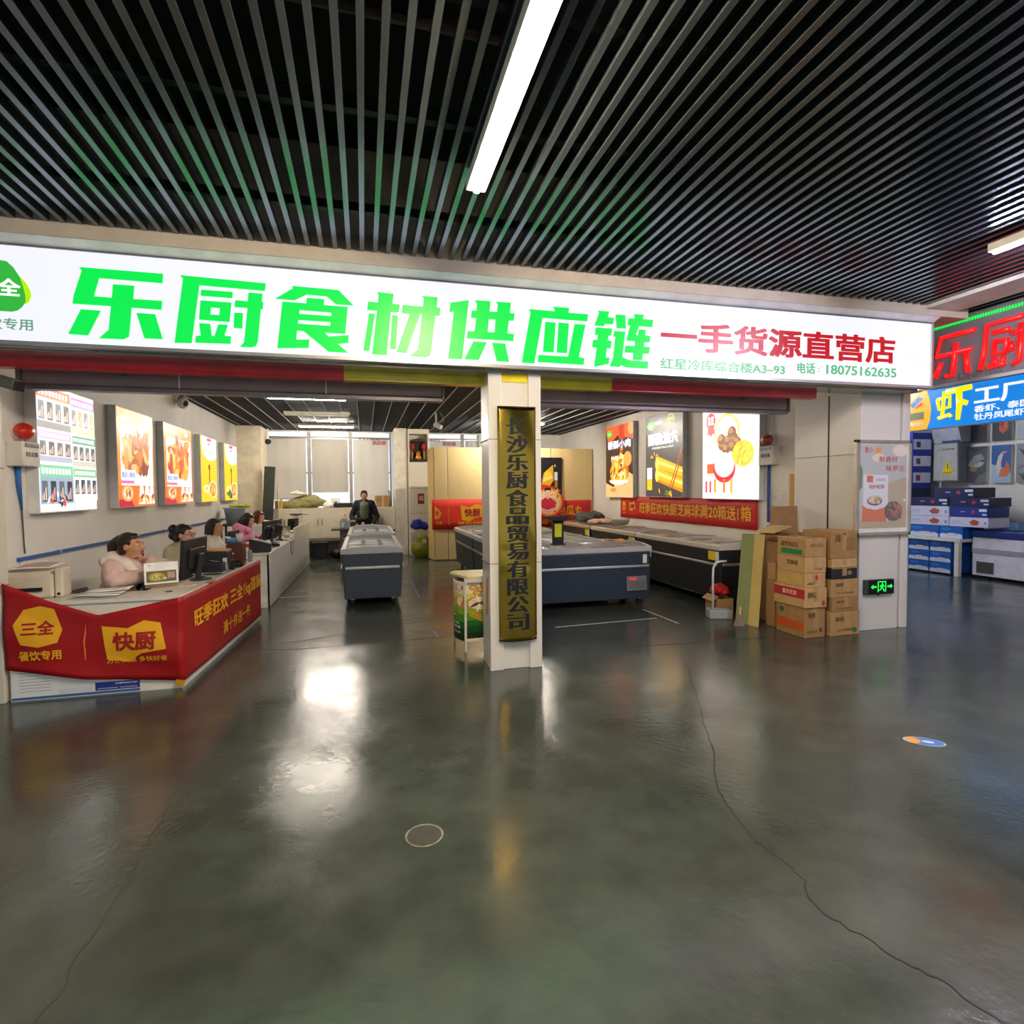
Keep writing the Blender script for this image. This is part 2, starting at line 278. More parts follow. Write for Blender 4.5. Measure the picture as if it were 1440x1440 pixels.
# ---------------------------------------------------------------- floor, ceilings, walls
FL = floor_mat()
fo = struct('floor', B().box(-12, 16, -7, 20, -.12, 0, FL), 'dark grey polished concrete floor running from hall into shop', 'floor')
def stripes(name, lines, wd, m, z=.0008):
    b = B()
    for L in lines:
        for p, q in zip(L, L[1:]):
            p, q = V((*p, 0)), V((*q, 0)); d = (q - p).normalized(); n = V((-d.y, d.x, 0)) * wd / 2; u = V((0, 0, z))
            b.prism([(0, 0), (1, 0), (1, 1), (0, 1)], lambda a, c, w: p + (q - p) * a + n * (2 * c - 1) + V((0, 0, w)), z, m)
    o = b.build(name, fo); o['kind'] = 'structure'; return o
stripes('joint_line', [[(-.89, 6.44), (-.71, 6.45), (.98, 7.15)], [(-1.38, 6.28), (-.68, 6.12), (.9, 6.19)], [(2.41, 5.25), (4.25, 5.16)], [(.29, 9.48), (1.41, 10.21)]], .012, M('#26282a', .7))
stripes('worn_tape', [[(-1.52, 9.21), (-1.01, 9.23), (-.38, 9.35)], [(2.15, 6.25), (3.53, 6.34)], [(3.61, 6.85), (3.63, 6.0)]], .03, M('#b9bac0', .6, var=.4, sc=25))
stripes('worn_tape', [[(.79, 11.4), (.78, 8.5)], [(.75, 6.5), (.76, 6.17)]], .035, M('#77789a', .6, var=.4, sc=25))
def wander(L, k):
    out = []
    for p, q in zip(L, L[1:]):
        for i in range(k): t = i / k; out.append((p[0] + (q[0] - p[0]) * t + random.uniform(-.012, .012), p[1] + (q[1] - p[1]) * t + random.uniform(-.012, .012)))
    return out + [L[-1]]
CR = [[(2.8, 4.46), (2.34, 3.57), (2.11, 3.1), (1.82, 2.6), (1.72, 2.29), (1.72, 2.12), (1.74, 1.98), (1.72, 1.89), (1.65, 1.73), (1.7, 1.62), (1.75, 1.49), (1.8, 1.38), (1.83, 1.2)], [(-1.0, 3.35), (-1.0, 2.96), (-.98, 2.63), (-1.0, 2.29), (-.99, 2.08), (-1.02, 1.8)]]
stripes('crack', [wander(CR[0][2:], 5)], .006, M('#1d1f1e', .9)); stripes('crack', [wander(CR[0][:3], 8)], .004, M('#2b2d2b', .9)); stripes('crack', [wander(CR[1], 7)], .007, M('#33352f', .9))
SLAT = M('#6a737b', .22, .8, var=.1, sc=3); SLATD = M('#101113', .6)
def slats(x0, x1, y0, y1, z, pitch, wd, h, ph=0.):
    b = B(); k = math.ceil((x0 - ph) / pitch)
    while ph + k * pitch < x1:
        x = ph + k * pitch; b.box(x - wd / 2, x + wd / 2, y0, y1, z, z + h, SLAT); k += 1
    return b
ce = struct('ceiling', slats(-9, 5.72, -6, 4.68, 3.514, .1007, .033, .058, .018), 'black slatted ceiling of the hall in front of the long sign', 'ceiling')
b = B().box(-12, 16, -7, 9.4, 4.3, 4.4, M('#0b0c0d', .9)); b.build('deck', ce)
b = B()
for y in (-2.5, -.2, 1.2, 2.3, 3.1, 4.2): b.box(-9, 5.72, y, y + .05, 3.6, 3.66, M('#1c1b1a', .6))
b.build('carrier', ce)
b = B(); b.cone((-3, 3.55, 3.95), (1.2, 3.62, 3.95), .045, .045, M('#3c2718', .5)); b.cone((-2, 2.9, 3.98), (.9, 2.96, 3.98), .03, .03, M('#4a2f1c', .5)); b.box(-9, 5.72, 2.45, 2.75, 3.95, 4.3, M('#191a1b', .8)); b.build('service_pipe', ce)
c2 = struct('ceiling', slats(6.15, 12, -6, 9.3, 3.514, .1007, .033, .058), 'black slatted ceiling beyond the pale beam at right', 'ceiling')
struct('beam', B().box(5.72, 6.13, -6, 5.12, 3.48, 4.3, M('#cbc5bd', .6)), 'pale ceiling beam running towards the viewer at right', 'beam')
struct('beam', B().box(-9, 6.3, 4.68, 5.12, 3.417, 4.3, M('#c3b8aa', .6, var=.08)), 'beige beam above the long white shop sign', 'beam')
# inner ceiling: dark grid with thin pale runners
GR = M('#2b3036', .5); GL = M('#8b8f90', .6)
b = B()
for k in range(100): b.box(-2.9, 5.5, 5.65 + k * .1, 5.668 + k * .1, 3.2, 3.25, GR)
ci = struct('ceiling', b, 'dark grid ceiling inside the shop', 'ceiling')
b = B()
for k in range(28): x = -2.8 + k * .3; b.box(x, x + .014, 5.6, 15.5, 3.19, 3.25, GL)
b.build('runner', ci)
B().box(-3.1, 5.7, 5.1, 15.7, 3.75, 3.85, M('#0e0f11', .9)).build('deck', ci)
b = B().box(-3.1, -2.9, 5.27, 15.5, 0, 3.8, WALL); struct('wall_left', b, 'off-white left wall of the shop', 'wall')
struct('wall_right', B().box(5.5, 5.7, 6.0, 15.5, 0, 3.8, WALL), 'off-white right wall of the shop', 'wall')
b = B().box(-3.1, 5.7, 15.5, 15.7, 0, 1.0, WALL).box(-3.1, 5.7, 15.5, 15.7, 3.16, 3.8, WALL).box(3.1, 5.7, 15.5, 15.7, 1.0, 3.16, WALL).box(-3.1, -2.46, 15.5, 15.7, 1, 3.16, WALL)
struct('wall_back', b, 'back wall of the shop below and beside the windows', 'wall')
struct('pillar', B().box(-2.9, -2.36, 14.55, 15.5, 0, 3.2, M('#ece0c8', .6)), 'square cream column in the back left corner', 'pillar')
struct('pillar', B().box(.76, 1.06, 14.5, 15.5, 0, 3.22, M('#ebe2d0', .6)), 'tall cream column beside the back windows', 'pillar')
# back windows with roller blinds
FRM = M('#8d8a82', .45); SKYL = E('#f4f6ff', 1.1)
xs = [-2.42, -1.355, -.325, .715]; ww = [(-2.42, -1.355), (-1.355, -.325), (-.325, .715), (1.1, 1.66), (1.66, 2.64), (2.64, 3.1)]
bot = [1.45, 1.62, 1.28, 1.2, 1.3, 1.3]
for i, (a, c) in enumerate(ww):
    b = B(); f = .04
    for x in (a, c - f): b.box(x, x + f, 15.38, 15.5, 1.0, 3.16, FRM)
    for z in (1.02, 2.11, 3.02): b.box(a + f, c - f, 15.4, 15.48, z - .02, z + .02, FRM)
    wn = struct('window_%d' % (i + 1), b, ['back window in the corner with blind almost down', 'back window with blind raised over a bright gap', 'back window behind the standing man', 'back window beside the shrine cabinet', 'back window above the beige partition', 'back window partly behind the gold-plaque pillar'][i], 'window')
    B().box(a + f, c - f, 15.52, 15.53, 1.0, 3.16, SKYL).build('pane', wn)
    if i == 3: continue
    bl = thing('roller_blind', ['beige roller blind on the corner window behind the green tarp', 'beige roller blind stopping short above the bright sill', 'beige roller blind behind the standing man, red lettering above', 'beige roller blind beside the shrine cabinet', 'pale roller blind with red lettering above the partition', 'pale roller blind beside the gold-plaque pillar'][i], 'blind', ((a + c) / 2, 15.42, 3.0), group='roller blinds on the back windows')
    cl = ['#c2bbae', '#b4ad9f', '#d0cbc0', '#c8c2b6', '#d6d3cb', '#d6d3cb'][i]
    B().sheet(lambda u, v: (a + .07 + (c - a - .14) * u, 15.36 + .006 * math.sin(u * 19 + i), bot[i] + (2.99 - bot[i]) * v), 24, 2, blind_mat(cl), 0).build('fabric', bl, True)
    B().cone((a + .06, 15.37, 2.99), (c - .06, 15.37, 2.99), .025, .025, ALU).build('tube', bl)
    B().box(a + .07, c - .07, 15.35, 15.366, bot[i] - .02, bot[i] + .005, ALU).build('bottom_bar', bl)
    if i in (2, 4):
        o = .15 if i == 2 else 1.9
        text('lettering', '千行佰三', (o - .3, o + .28, 2.96, 3.03), fXZ(15.345), M('#7a5148', .6), bl, .02); text('lettering', '供应链', (o + .08 + .1 * (i == 4), o + .43 + .12 * (i == 4), 2.84, 2.95), fXZ(15.345), M('#9c2f2a', .6), bl, .02)
# neighbouring shop shell at right
struct('wall_far_right', B().box(11.3, 11.5, -2, 9.4, 0, 4.3, WALL), 'white wall of the neighbouring shrimp shop hung with seafood pictures', 'wall')
struct('wall_far_back', B().box(6.04, 11.5, 9.3, 9.5, 0, 4.3, WALL), 'white end wall of the neighbouring shop behind the box tower', 'wall')

# ---------------------------------------------------------------- facade pillars
ST = M('#dcd9d2', .3, var=.05, sc=1.2, spec=.5); STC = M('#c9c7c4', .3, .35, var=.05)
b = B().box(1.08, 1.55, 4.9, 5.25, 0, 2.72, ST).box(1.068, 1.19, 4.873, 4.91, 0, 2.72, ST).box(1.435, 1.552, 4.873, 4.91, 0, 2.72, ST)
pc = struct('pillar', b, 'white stone-clad pillar in the middle of the shop front', 'pillar', bevel=.006)
B().box(1.066, 1.555, 4.871, 5.252, 2.068, 2.074, M('#77746f', .6)).box(1.066, 1.555, 4.871, 5.252, .962, .968, M('#77746f', .6)).build('joint', pc)
B().box(1.195, 1.43, 4.892, 4.902, 2.58, 2.69, M('#e8d21a', .4)).build('tape', pc)
text('worn_tape', '/\\V', (1.33, 1.385, 2.46, 2.57), fXZ(4.898), WHITE, pc, .02)
B().prism([(5.02, .5), (5.1, .45), (5.08, .8), (5.0, .84)], lambda u, v, q: V((1.08 - q, u, v)), .002, M('#c98a4a', .7, var=.3, sc=20)).build('stain', pc)
b = B().box(-3.6, -2.715, 5.16, 5.27, 0, 2.72, M('#d3cdc0', .35, var=.05))
pl = struct('pillar', b, 'cream pillar at the left end of the shop front', 'pillar', bevel=.006)
B().box(-3.6, -2.713, 5.157, 5.27, 1.82, 1.826, M('#5c5954', .6)).box(-3.6, -2.713, 5.157, 5.27, .91, .916, M('#5c5954', .6)).build('joint', pl)
b = B().box(5.35, 5.9, 5.1, 6.1, 0, 3.46, ST).box(5.94, 6.04, 5.1, 5.9, 0, 3.46, ST).box(5.9, 5.94, 5.13, 5.9, 0, 3.46, M('#a9a7a2', .5))
pr_ = struct('pillar', b, 'wide white pillar at the right end of the shop front', 'pillar', bevel=.006)
B().box(5.348, 5.352, 5.54, 5.565, 0, 2.7, M('#26272a', .5)).box(5.346, 5.352, 5.1, 6.1, 1.99, 1.996, M('#6b6964', .6)).build('joint', pr_)

# ---------------------------------------------------------------- the long shop sign
sg = thing('shop_sign', 'long lit white sign with big green Chinese lettering above the shop front', 'sign', (1.0, 4.84, 2.69))
B().box(-4.2, 5.92, 4.785, 4.86, 2.68, 3.37, ALU).build('case', sg)
B().box(-4.19, 5.91, 4.775, 4.786, 2.7, 3.365, E('#eff1ff', SIGN)).build('face', sg)
B().box(-4.2, 5.93, 4.757, 4.79, 3.362, 3.371, M('#5a5f68', .4)).box(-4.2, 5.93, 4.755, 4.79, 2.675, 2.70, ALU).box(5.905, 5.93, 4.755, 4.79, 2.7, 3.365, ALU).build('frame', sg)
B().prism([(4.86, 3.415), (4.682, 3.415), (4.765, 3.372), (4.86, 3.372)], lambda u, v, q: V((-4.2 + q, u, v)), 10.13, M('#e6e6e8', .4)).build('top_panel', sg)
GRN = E('#08e850', 1.0); F = fXZ(4.775)
for ch in '乐厨食材供应链': glyph('green_character', GLYPH[ch], F, GRN, sg, .012)
RDT = E('#d00818', .8); GSM = E('#56bd78', .9)
text('red_lettering', '一手货源直营店', (2.70, 5.42, 2.915, 3.185), F, RDT, sg, .022, .008)
text('small_lettering', '红星冷库综合楼A3–93', (2.69, 4.06, 2.738, 2.842), F, GSM, sg, .012, .004)
text('small_lettering', '电话', (4.21, 4.42, 2.765, 2.872), F, GSM, sg, .012, .004); text('small_lettering', '：', (4.46, 4.475, 2.785, 2.83), F, GSM, sg, 0, .004); text('phone_number', '18075162635', (4.56, 5.45, 2.772, 2.866), F, GSM, sg, .012, .004)
lg = glyph('logo', GLYPH['CRES'], F, E('#b4ec00', 1), sg, .006); glyph('logo_leaf', GLYPH['LOGO'], lambda u, v, q=0: F(u, v, q + .003), E('#35b53f', .95), lg, .006)
text('logo_lettering', '三全', (-2.578, -2.313, 3.012, 3.128), lambda u, v, q=0: F(u, v, q + .0095), E('#f4fff4', 1), lg, .025, .003)
text('small_lettering', '餐饮专用', (-2.62, -2.251, 2.776, 2.858), F, E('#6ba184', .9), sg, .012, .004)
# soffit and coloured strips under the sign
sf = struct('trim_1', B().box(-4.2, 5.92, 4.86, 5.14, 2.655, 2.675, M('#a8a49c', .22, .9)), 'polished metal soffit under the long sign', 'trim')
b = B(); RS = M('#d8141f', .25, coat=.5, var=.25, sc=3); YS = M('#e8d60a', .25, coat=.5, var=.2, sc=3)
for x0, x1, m in ((-4.2, -.15, RS), (-.15, 1.08, YS), (1.55, 2.35, YS), (2.35, 4.75, RS)): b.box(x0, x1, 5.1, 5.2, 2.58, 2.655, m)
struct('trim_2', b, 'red and yellow strip running under the sign above the shutters', 'trim')
for x0, x1, z0, z1, lb, sm in ((-2.62, .73, 2.49, 2.645, 'rolled-up brown shutter box over the left opening', (-1.5, -.32)), (1.6, 4.6, 2.475, 2.63, 'rolled-up brown shutter box over the right opening', (9,))):
    rs = thing('roller_shutter', lb, 'shutter', ((x0 + x1) / 2, 5.45, z0))
    b = B().prism([(5.36, z0 + .02), (5.36, z1), (5.6, z1), (5.6, z0), (5.38, z0)], lambda u, v, q: V((x0 + q, u, v)), x1 - x0, M('#8a7773', .4, .3, var=.08)); b.build('housing', rs, bevel=.006)
    B().box(x0, x1, 5.35, 5.45, z0 - .03, z0, M('#6f6a70', .35, .7)).build('bottom_rail', rs)
    b = B()
    for x in sm:
        if x < x1: b.box(x, x + .012, 5.352, 5.362, z0 + .01, z1, M('#d9d4d6', .4))
    if b.v: b.build('seam', rs)
    B().box(x0 - .03, x0, 5.34, 5.62, z0 - .01, 2.66, M('#6f6a66', .4)).build('end_plate', rs); B().box(x1, x1 + .02, 5.34, 5.62, z0 - .01, 2.66, M('#6f6a66', .4)).build('end_plate', rs)
    for k in (.2, .8): B().box(x0 + (x1 - x0) * k, x0 + (x1 - x0) * k + .05, 5.201, 5.36, 2.59, 2.62, M('#6f6a66', .4)).build('bracket', rs)

# ---------------------------------------------------------------- right-hand signs
rs = thing('neon_sign', 'grey sign with red tube characters and green dotted border over neighbouring shop', 'sign', (6.47, 3.4, 2.76))
B().box(6.405, 6.55, 1.5, 5.245, 2.765, 3.49, M('#6f6c72', .45, var=.1)).build('case', rs)
B().box(6.39, 6.406, 1.5, 5.245, 2.75, 2.785, ALU).box(6.39, 6.406, 1.5, 5.245, 3.47, 3.5, ALU).box(6.39, 6.406, 5.225, 5.245, 2.785, 3.47, ALU).build('frame', rs)
NR = E('#ff1418', 1.1)
def neon(name, strokes, dy=0., dz=0., r=.026):
    b = B()
    for s_ in strokes: b.tube([(6.385, y + dy, z + dz) for y, z in s_], r, NR, 8)
    b.build(name, rs, True)
neon('neon_character', NEON['le']); neon('neon_character', NEON['chu'])
SH = [[(3.4, 3.1), (3.64, 3.3), (3.88, 3.1)], [(3.5, 3.15), (3.78, 3.15)], [(3.78, 3.15), (3.78, 2.88)], [(3.5, 3.15), (3.5, 2.96), (3.78, 2.98)], [(3.64, 2.98), (3.4, 2.86)]]
neon('neon_character', SH)
b = B()
for k in range(130): b.ell((6.388, 5.205 - k * .028, 3.435), (.006, .011, .022), E('#10e048', 1.8), None, 6, 4)
for k in range(8): b.ell((6.388, 5.2, 3.4 - k * .025), (.006, .02, .011), E('#10e048', 1.8), None, 6, 4)
b.build('led_strip', rs)
text('grey_lettering', 'Ledrma', (-4.85, -4.4, 2.8, 2.87), fMX(6.404), M('#55585a', .5), rs, .01)
bs = thing('shrimp_sign', 'lit blue and yellow shrimp sign inside the neighbouring shop', 'sign', (9.06, 6.0, 2.56))
B().box(9.01, 9.12, 3.5, 7.9, 2.56, 3.25, ALU).build('case', bs); G = fMX(9.005)
B().box(9.0, 9.012, 3.51, 7.89, 2.57, 3.24, E('#0a86e8', .95)).build('face', bs)
B().prism([(-7.89, 2.57), (-7.31, 2.57), (-7.26, 2.7), (-7.24, 2.9), (-7.28, 3.1), (-7.33, 3.24), (-7.89, 3.24)], lambda u, v, q: fMX(9.0)(u, v, q), .004, E('#ffb908', .95)).build('yellow_panel', bs)
b = B()
for P_ in ([(-7.13, 3.02), (-7.1, 2.86), (-6.93, 2.88), (-6.93, 3.05), (-7.13, 3.02)], [(-7.02, 3.14), (-7.05, 2.72)], [(-7.11, 2.72), (-6.93, 2.76), (-6.91, 2.72)]): b.tube([(8.99, -u, v) for u, v in P_], .028, E('#fff000', 1), 6)
for P_ in ([(-6.98, 3.12), (-6.6, 3.14)], [(-6.79, 3.12), (-6.78, 2.9), (-6.8, 2.66)], [(-6.78, 2.95), (-6.66, 2.9)]): b.tube([(8.988, -u, v) for u, v in P_], [.045, .042, .03][:len(P_)], E('#fff000', 1), 6)
b.build('yellow_character', bs, True)
text('white_lettering', '工厂', (-6.56, -5.85, 2.86, 3.1), fMX(8.999), E('#f4f8ff', 1), bs, .03, .006)
text('white_lettering', '香虾、泰国香虾', (-6.56, -5.5, 2.74, 2.84), fMX(8.999), E('#f4f8ff', 1), bs, .02, .004); text('white_lettering', '牡丹凤尾虾等', (-6.56, -5.75, 2.62, 2.72), fMX(8.999), E('#f4f8ff', 1), bs, .02, .004)
text('white_lettering', '有限公司', (-7.6, -7.34, 2.64, 2.7), fMX(8.994), WHITE, bs, .02, .003)
B().prism([(-7.6, 2.74), (-7.36, 2.74), (-7.36, 2.86), (-7.6, 2.86)], lambda u, v, q: fMX(8.994)(u, v, q), .003, M('#7d7a52', .7)).build('panel_print', bs)
b = B(); b.prism([(-7.55, 2.94), (-7.38, 3.08), (-7.46, 3.12), (-7.6, 3.0)], lambda u, v, q: fMX(8.994)(u, v, q), .003, E('#3c7fd8', .9)); b.prism([(-7.5, 2.92), (-7.38, 2.98), (-7.4, 3.02), (-7.5, 2.95)], lambda u, v, q: fMX(8.992)(u, v, q), .003, E('#e02028', .9)); b.build('emblem', bs)

# ---------------------------------------------------------------- ceiling strip lights
def strip(x0, x1, y0, y1, z, lb, on=True, col='#fff3e2', wd=.07, grp=None, hang=.2):
    t = thing('strip_light', lb, 'light', ((x0 + x1) / 2, (y0 + y1) / 2, z), group=grp)
    lx = abs(x1 - x0) > abs(y1 - y0); h = wd / 2
    if lx: a, c = (x0, x1, y0 - h, y0 + h), (x0 + .02, x1 - .02, y0 - h * .28, y0 + h * .28)
    else: a, c = (x0 - h, x0 + h, y0, y1), (x0 - h * .28, x0 + h * .28, y0 + .02, y1 - .02)
    B().box(*a, z, z + .06, M('#e8e2d2', .5)).build('housing', t, bevel=.004)
    B().box(*c, z - .022, z, E(col, STRIP * on) if on else M('#efe9da', .4)).build('diffuser', t, bevel=.006)
    b = B()
    for k in (.15, .85):
        p = (x0 + (x1 - x0) * k, y0 + (y1 - y0) * k); b.cone((*p, z + .06), (*p, z + .06 + hang), .004, .004, STEEL, 6)
    b.build('hanger', t)
    return t
strip(.682, .682, 1.6, 3.41, 3.42, 'long bright strip light hanging from the slatted hall ceiling', col='#ffe9c4', wd=.12, hang=.6)
strip(.682, .682, -3.2, -1.4, 3.42, 'added unseen strip light behind the viewer, lighting the hall', col='#ffe9c4', hang=.6)  # out of view, added only to light the hall from behind the camera
strip(4.71, 4.71, 1.55, 3.34, 3.42, 'strip light on the slatted ceiling beside the pale beam', col='#efe6ff', hang=.6)
IN = 'strip lights of the inner ceiling'
strip(-1.47, -.25, 9.65, 9.65, 3.12, 'lit ceiling strip light nearest the shutter box', on=.3, grp=IN, hang=.08)
strip(-1.47, -.25, 11.7, 11.7, 3.12, 'unlit cream strip light between two lit ones', on=False, grp=IN, hang=.08)
strip(-1.42, -.2, 13.7, 13.7, 3.12, 'lit strip light nearest the back windows', on=.8, grp=IN, hang=.08)
strip(2.6, 4.0, 12.3, 12.3, 3.12, 'lit strip light in front of the right end of the beige partition', grp=IN, hang=.08)
strip(8.2, 9.4, 8.3, 8.3, 3.38, 'added hidden strip light brightening the neighbouring shop behind its signs', col='#e8eeff', hang=.1)  # hidden lamp added to brighten the neighbouring shop

# ---------------------------------------------------------------- light boxes with printed food pictures
class Art:
    """flat printed shapes on a panel of w x h; u,v run 0..1"""
    def __init__(s, fn, u0, v0, w, h, lit): s.fn, s.u0, s.v0, s.w, s.h, s.lit, s.k, s.b, s.r = fn, u0, v0, w, h, lit, 1, B(), random.Random(3)
    def c(s, col): return E(col, s.lit) if s.lit else M(col, .45, var=.03)
    def P(s, pts, col):
        for ax, lim, sg in ((0, 0, 1), (0, 1, -1), (1, 0, 1), (1, 1, -1)):      # cut at the edge of the sheet
            out = []
            for i in range(len(pts)):
                p, q = pts[i - 1], pts[i]; a, b = (p[ax] - lim) * sg, (q[ax] - lim) * sg
                if (a < 0) != (b < 0): t = a / (a - b); out.append((p[0] + (q[0] - p[0]) * t, p[1] + (q[1] - p[1]) * t))
                if b >= 0: out.append(q)
            pts = out
            if len(pts) < 3: return s
        s.k += 1; d = .00005 * s.k
        s.b.poly([s.fn(s.u0 + u * s.w, s.v0 + v * s.h, d) for u, v in pts], s.c(col)); return s
    def R(s, u0, u1, v0, v1, col): return s.P([(u0, v0), (u1, v0), (u1, v1), (u0, v1)], col)
    def O(s, u, v, ru, rv, col, n=22, a=0., t0=0., t1=6.2832):
        return s.P([(u + ru * math.cos(t) * math.cos(a) - rv * s.h / s.w * math.sin(t) * math.sin(a), v + ru * s.w / s.h * math.cos(t) * math.sin(a) + rv * math.sin(t) * math.cos(a)) for t in [t0 + (t1 - t0) * i / n for i in range(n if t1 > 6.28 else n + 1)]], col)
    def food(s, u, v, ru, rv, n, cols, lo=.03, hi=.09):
        for i in range(n):
            a = s.r.uniform(0, 6.28); q = math.sqrt(s.r.random()); l = s.r.uniform(lo, hi)
            s.O(u + ru * q * math.cos(a), v + rv * q * math.sin(a), l, l * s.r.uniform(.3, .55) * s.w / s.h, s.r.choice(cols), 10, s.r.uniform(0, 3.1))
        return s
    def T(s, t, u0, u1, v0, v1, col, par, wt=.02):
        s.k += 1; d = .00005 * s.k + .0002
        return text('lettering', t, (s.u0 + u0 * s.w, s.u0 + u1 * s.w, s.v0 + v0 * s.h, s.v0 + v1 * s.h), lambda a, b, q=0: s.fn(a, b, q + d), s.c(col), par, wt, 0)
    def done(s, par, name='artwork'): return s.b.build(name, par)
FRY = ['#f7a82a', '#f08a1c', '#ffcb58', '#d96a14', '#ffe08a', '#b8480e']
def lightbox(lb, side, y0, y1, z0, z1, art, edge='#d9dad8'):
    t = thing('light_box', lb, 'light box', ((-2.85 if side < 0 else 5.45), (y0 + y1) / 2, z0), group='lit food posters on the %s wall' % ('left' if side < 0 else 'right'))
    if side < 0: B().box(-2.898, -2.805, y0 - .012, y1 + .012, z0 - .012, z1 + .012, M(edge, .4)).build('case', t, bevel=.004); a = Art(fPX(-2.804), y0, z0, y1 - y0, z1 - z0, 1.08)
    else: B().box(5.405, 5.498, y0 - .012, y1 + .012, z0 - .012, z1 + .012, M(edge, .4)).build('case', t, bevel=.004); a = Art(fMX(5.404), -y1, z0, y1 - y0, z1 - z0, 1.3)
    art(a, t); a.done(t); return t
def art_shops(a, t):
    a.R(0, 1, 0, 1, '#f3f4f8')
    # six photographs of shop fronts
    def shop(u0, u1, v0, v1, sign, body, dark, floor):
        a.R(u0, u1, v0, v1, body); h = v1 - v0; w_ = u1 - u0
        a.R(u0, u1, v1 - h * .3, v1 - h * .06, sign); a.R(u0, u1, v1 - h * .06, v1, '#fff4ea')
        for i in range(9): a.R(u0 + w_ * (.05 + .1 * i), u0 + w_ * (.12 + .1 * i), v1 - h * .24, v1 - h * .12, '#fff8f0')
        for i in range(4):
            a.R(u0 + w_ * (.04 + .25 * i), u0 + w_ * (.2 + .25 * i), v0 + h * .2, v1 - h * .38, dark if i % 2 else '#5b6672')
            for j in range(4): a.R(u0 + w_ * (.05 + .25 * i + .03 * j), u0 + w_ * (.07 + .25 * i + .03 * j), v0 + h * .24, v0 + h * (.34 + .05 * j), ['#f0c8a0', '#d8e4f0', '#e87868', '#fff0c8'][j])
        a.R(u0, u1, v0, v0 + h * .16, floor)
    shop(0, .54, .66, 1, '#f4632a', '#f0d8d8', '#2e3438', '#8a8a88'); shop(.55, 1, .66, .985, '#e86ac0', '#fbf2da', '#c89040', '#e0d0a8')
    shop(0, .54, .40, .655, '#f2b8d8', '#fbe0dc', '#4a5058', '#b8bcd0'); shop(.55, 1, .38, .655, '#3a9a78', '#f2ecec', '#3c4850', '#d8d0c0')
    shop(0, .54, .0, .395, '#7fd0a8', '#9fb4c8', '#20283c', '#f0ece8'); shop(.55, 1, .08, .375, '#86c8a0', '#fbfbfd', '#2a3440', '#fdfdfd')
    a.R(.54, .55, 0, 1, '#b8b8b8'); a.food(.25, .1, .16, .05, 14, ['#f6f0ec', '#d84838', '#f0c8a8', '#2a3858'], .02, .05)
def art_churro(hue):
    def f(a, t):
        a.R(0, 1, 0, 1, '#ff8a12'); a.R(.07, .97, .18, .84, '#fffdf6'); a.R(0, 1, 0, .22, '#f4741c'); a.P([(0, 0), (.4, 0), (.32, .07), (0, .08)], '#c80838')
        a.T('快厨三全', .09, .36, .885, .935, '#ffffff', t); a.P([(.72, .9), (.86, .9), (.82, .97), (.76, .97)], '#ffe0ee'); a.O(.84, .8, .1, .06, '#ffd070'); a.O(.84, .8, .07, .045, '#ffb040')
        a.food(.5, .57, .34, .2, 70, hue, .06, .17); a.R(.06, .44, .27, .38, '#f2f4ff'); a.T('脆皮小酥肉', .08, .42, .3, .36, '#6a88c8', t); a.R(.06, .4, .24, .27, '#e070b0')
        a.O(.22, .14, .15, .085, '#f6b070'); a.O(.22, .14, .11, .06, '#fff0d0'); a.food(.22, .14, .08, .04, 10, hue, .03, .05)
        for u in (.6, .76, .9): a.P([(u - .09, .02), (u + .09, .02), (u + .05, .2), (u, .28), (u - .05, .2)], '#fffaf0'); a.food(u, .08, .06, .04, 6, FRY, .03, .06)
    return f
def art_bowl(a, t):
    a.R(0, 1, 0, 1, '#ffd400'); a.O(.6, .84, .52, .2, '#fffdf2'); a.R(.08, 1, .9, 1, '#fffdf2'); a.R(.4, .66, .94, .985, '#e0286a'); a.T('鲜', .45, .6, .87, .92, '#e0286a', t)
    a.T('金汤小面', .15, .9, .76, .82, '#ffe9a0', t); a.R(.48, .54, .1, .58, '#5c4410'); a.R(.46, .56, .5, .57, '#3c2c10')
    a.O(.3, .2, .17, .06, '#fff6d0'); a.O(.3, .2, .08, .03, '#ffc820'); a.O(.72, .19, .28, .135, '#fff8e8'); a.O(.72, .19, .23, .115, '#f59a14'); a.food(.72, .19, .17, .08, 24, FRY, .03, .07)
def art_bowl2(a, t):
    art_bowl(a, t); a.P([(.1, .12), (.3, .06), (.55, .1), (.4, .2)], '#3c7a28'); a.P([(.3, .05), (.5, .02), (.6, .12)], '#2a4a7a')
lightbox('lit light box of six shop-front photographs nearest the left pillar', -1, 5.95, 7.05, 1.455, 2.62, art_shops)
lightbox('orange lit poster of brown fried strips, second on the left wall', -1, 7.63, 8.8, 1.455, 2.65, art_churro(['#d8782a', '#b85a18', '#f0a050', '#8a3c10', '#f4c078']))
lightbox('orange lit poster of glossy red fried pieces, third on the left wall', -1, 9.25, 10.6, 1.455, 2.65, art_churro(['#e8541a', '#f08a30', '#c83808', '#ffb048', '#ffd060']))
lightbox('yellow lit poster of a noodle bowl, first of the yellow pair', -1, 11.15, 12.25, 1.455, 2.65, art_bowl)
lightbox('yellow lit poster with green leaf, nearest the back column', -1, 12.9, 14.1, 1.455, 2.65, art_bowl2)
def leaf(a, t, u, v, k=1.):
    a.O(u, v, .085 * k, .045 * k, '#46d030'); a.T('三全', u - .05 * k, u + .05 * k, v - .014 * k, v + .014 * k, '#f4fff0', t)
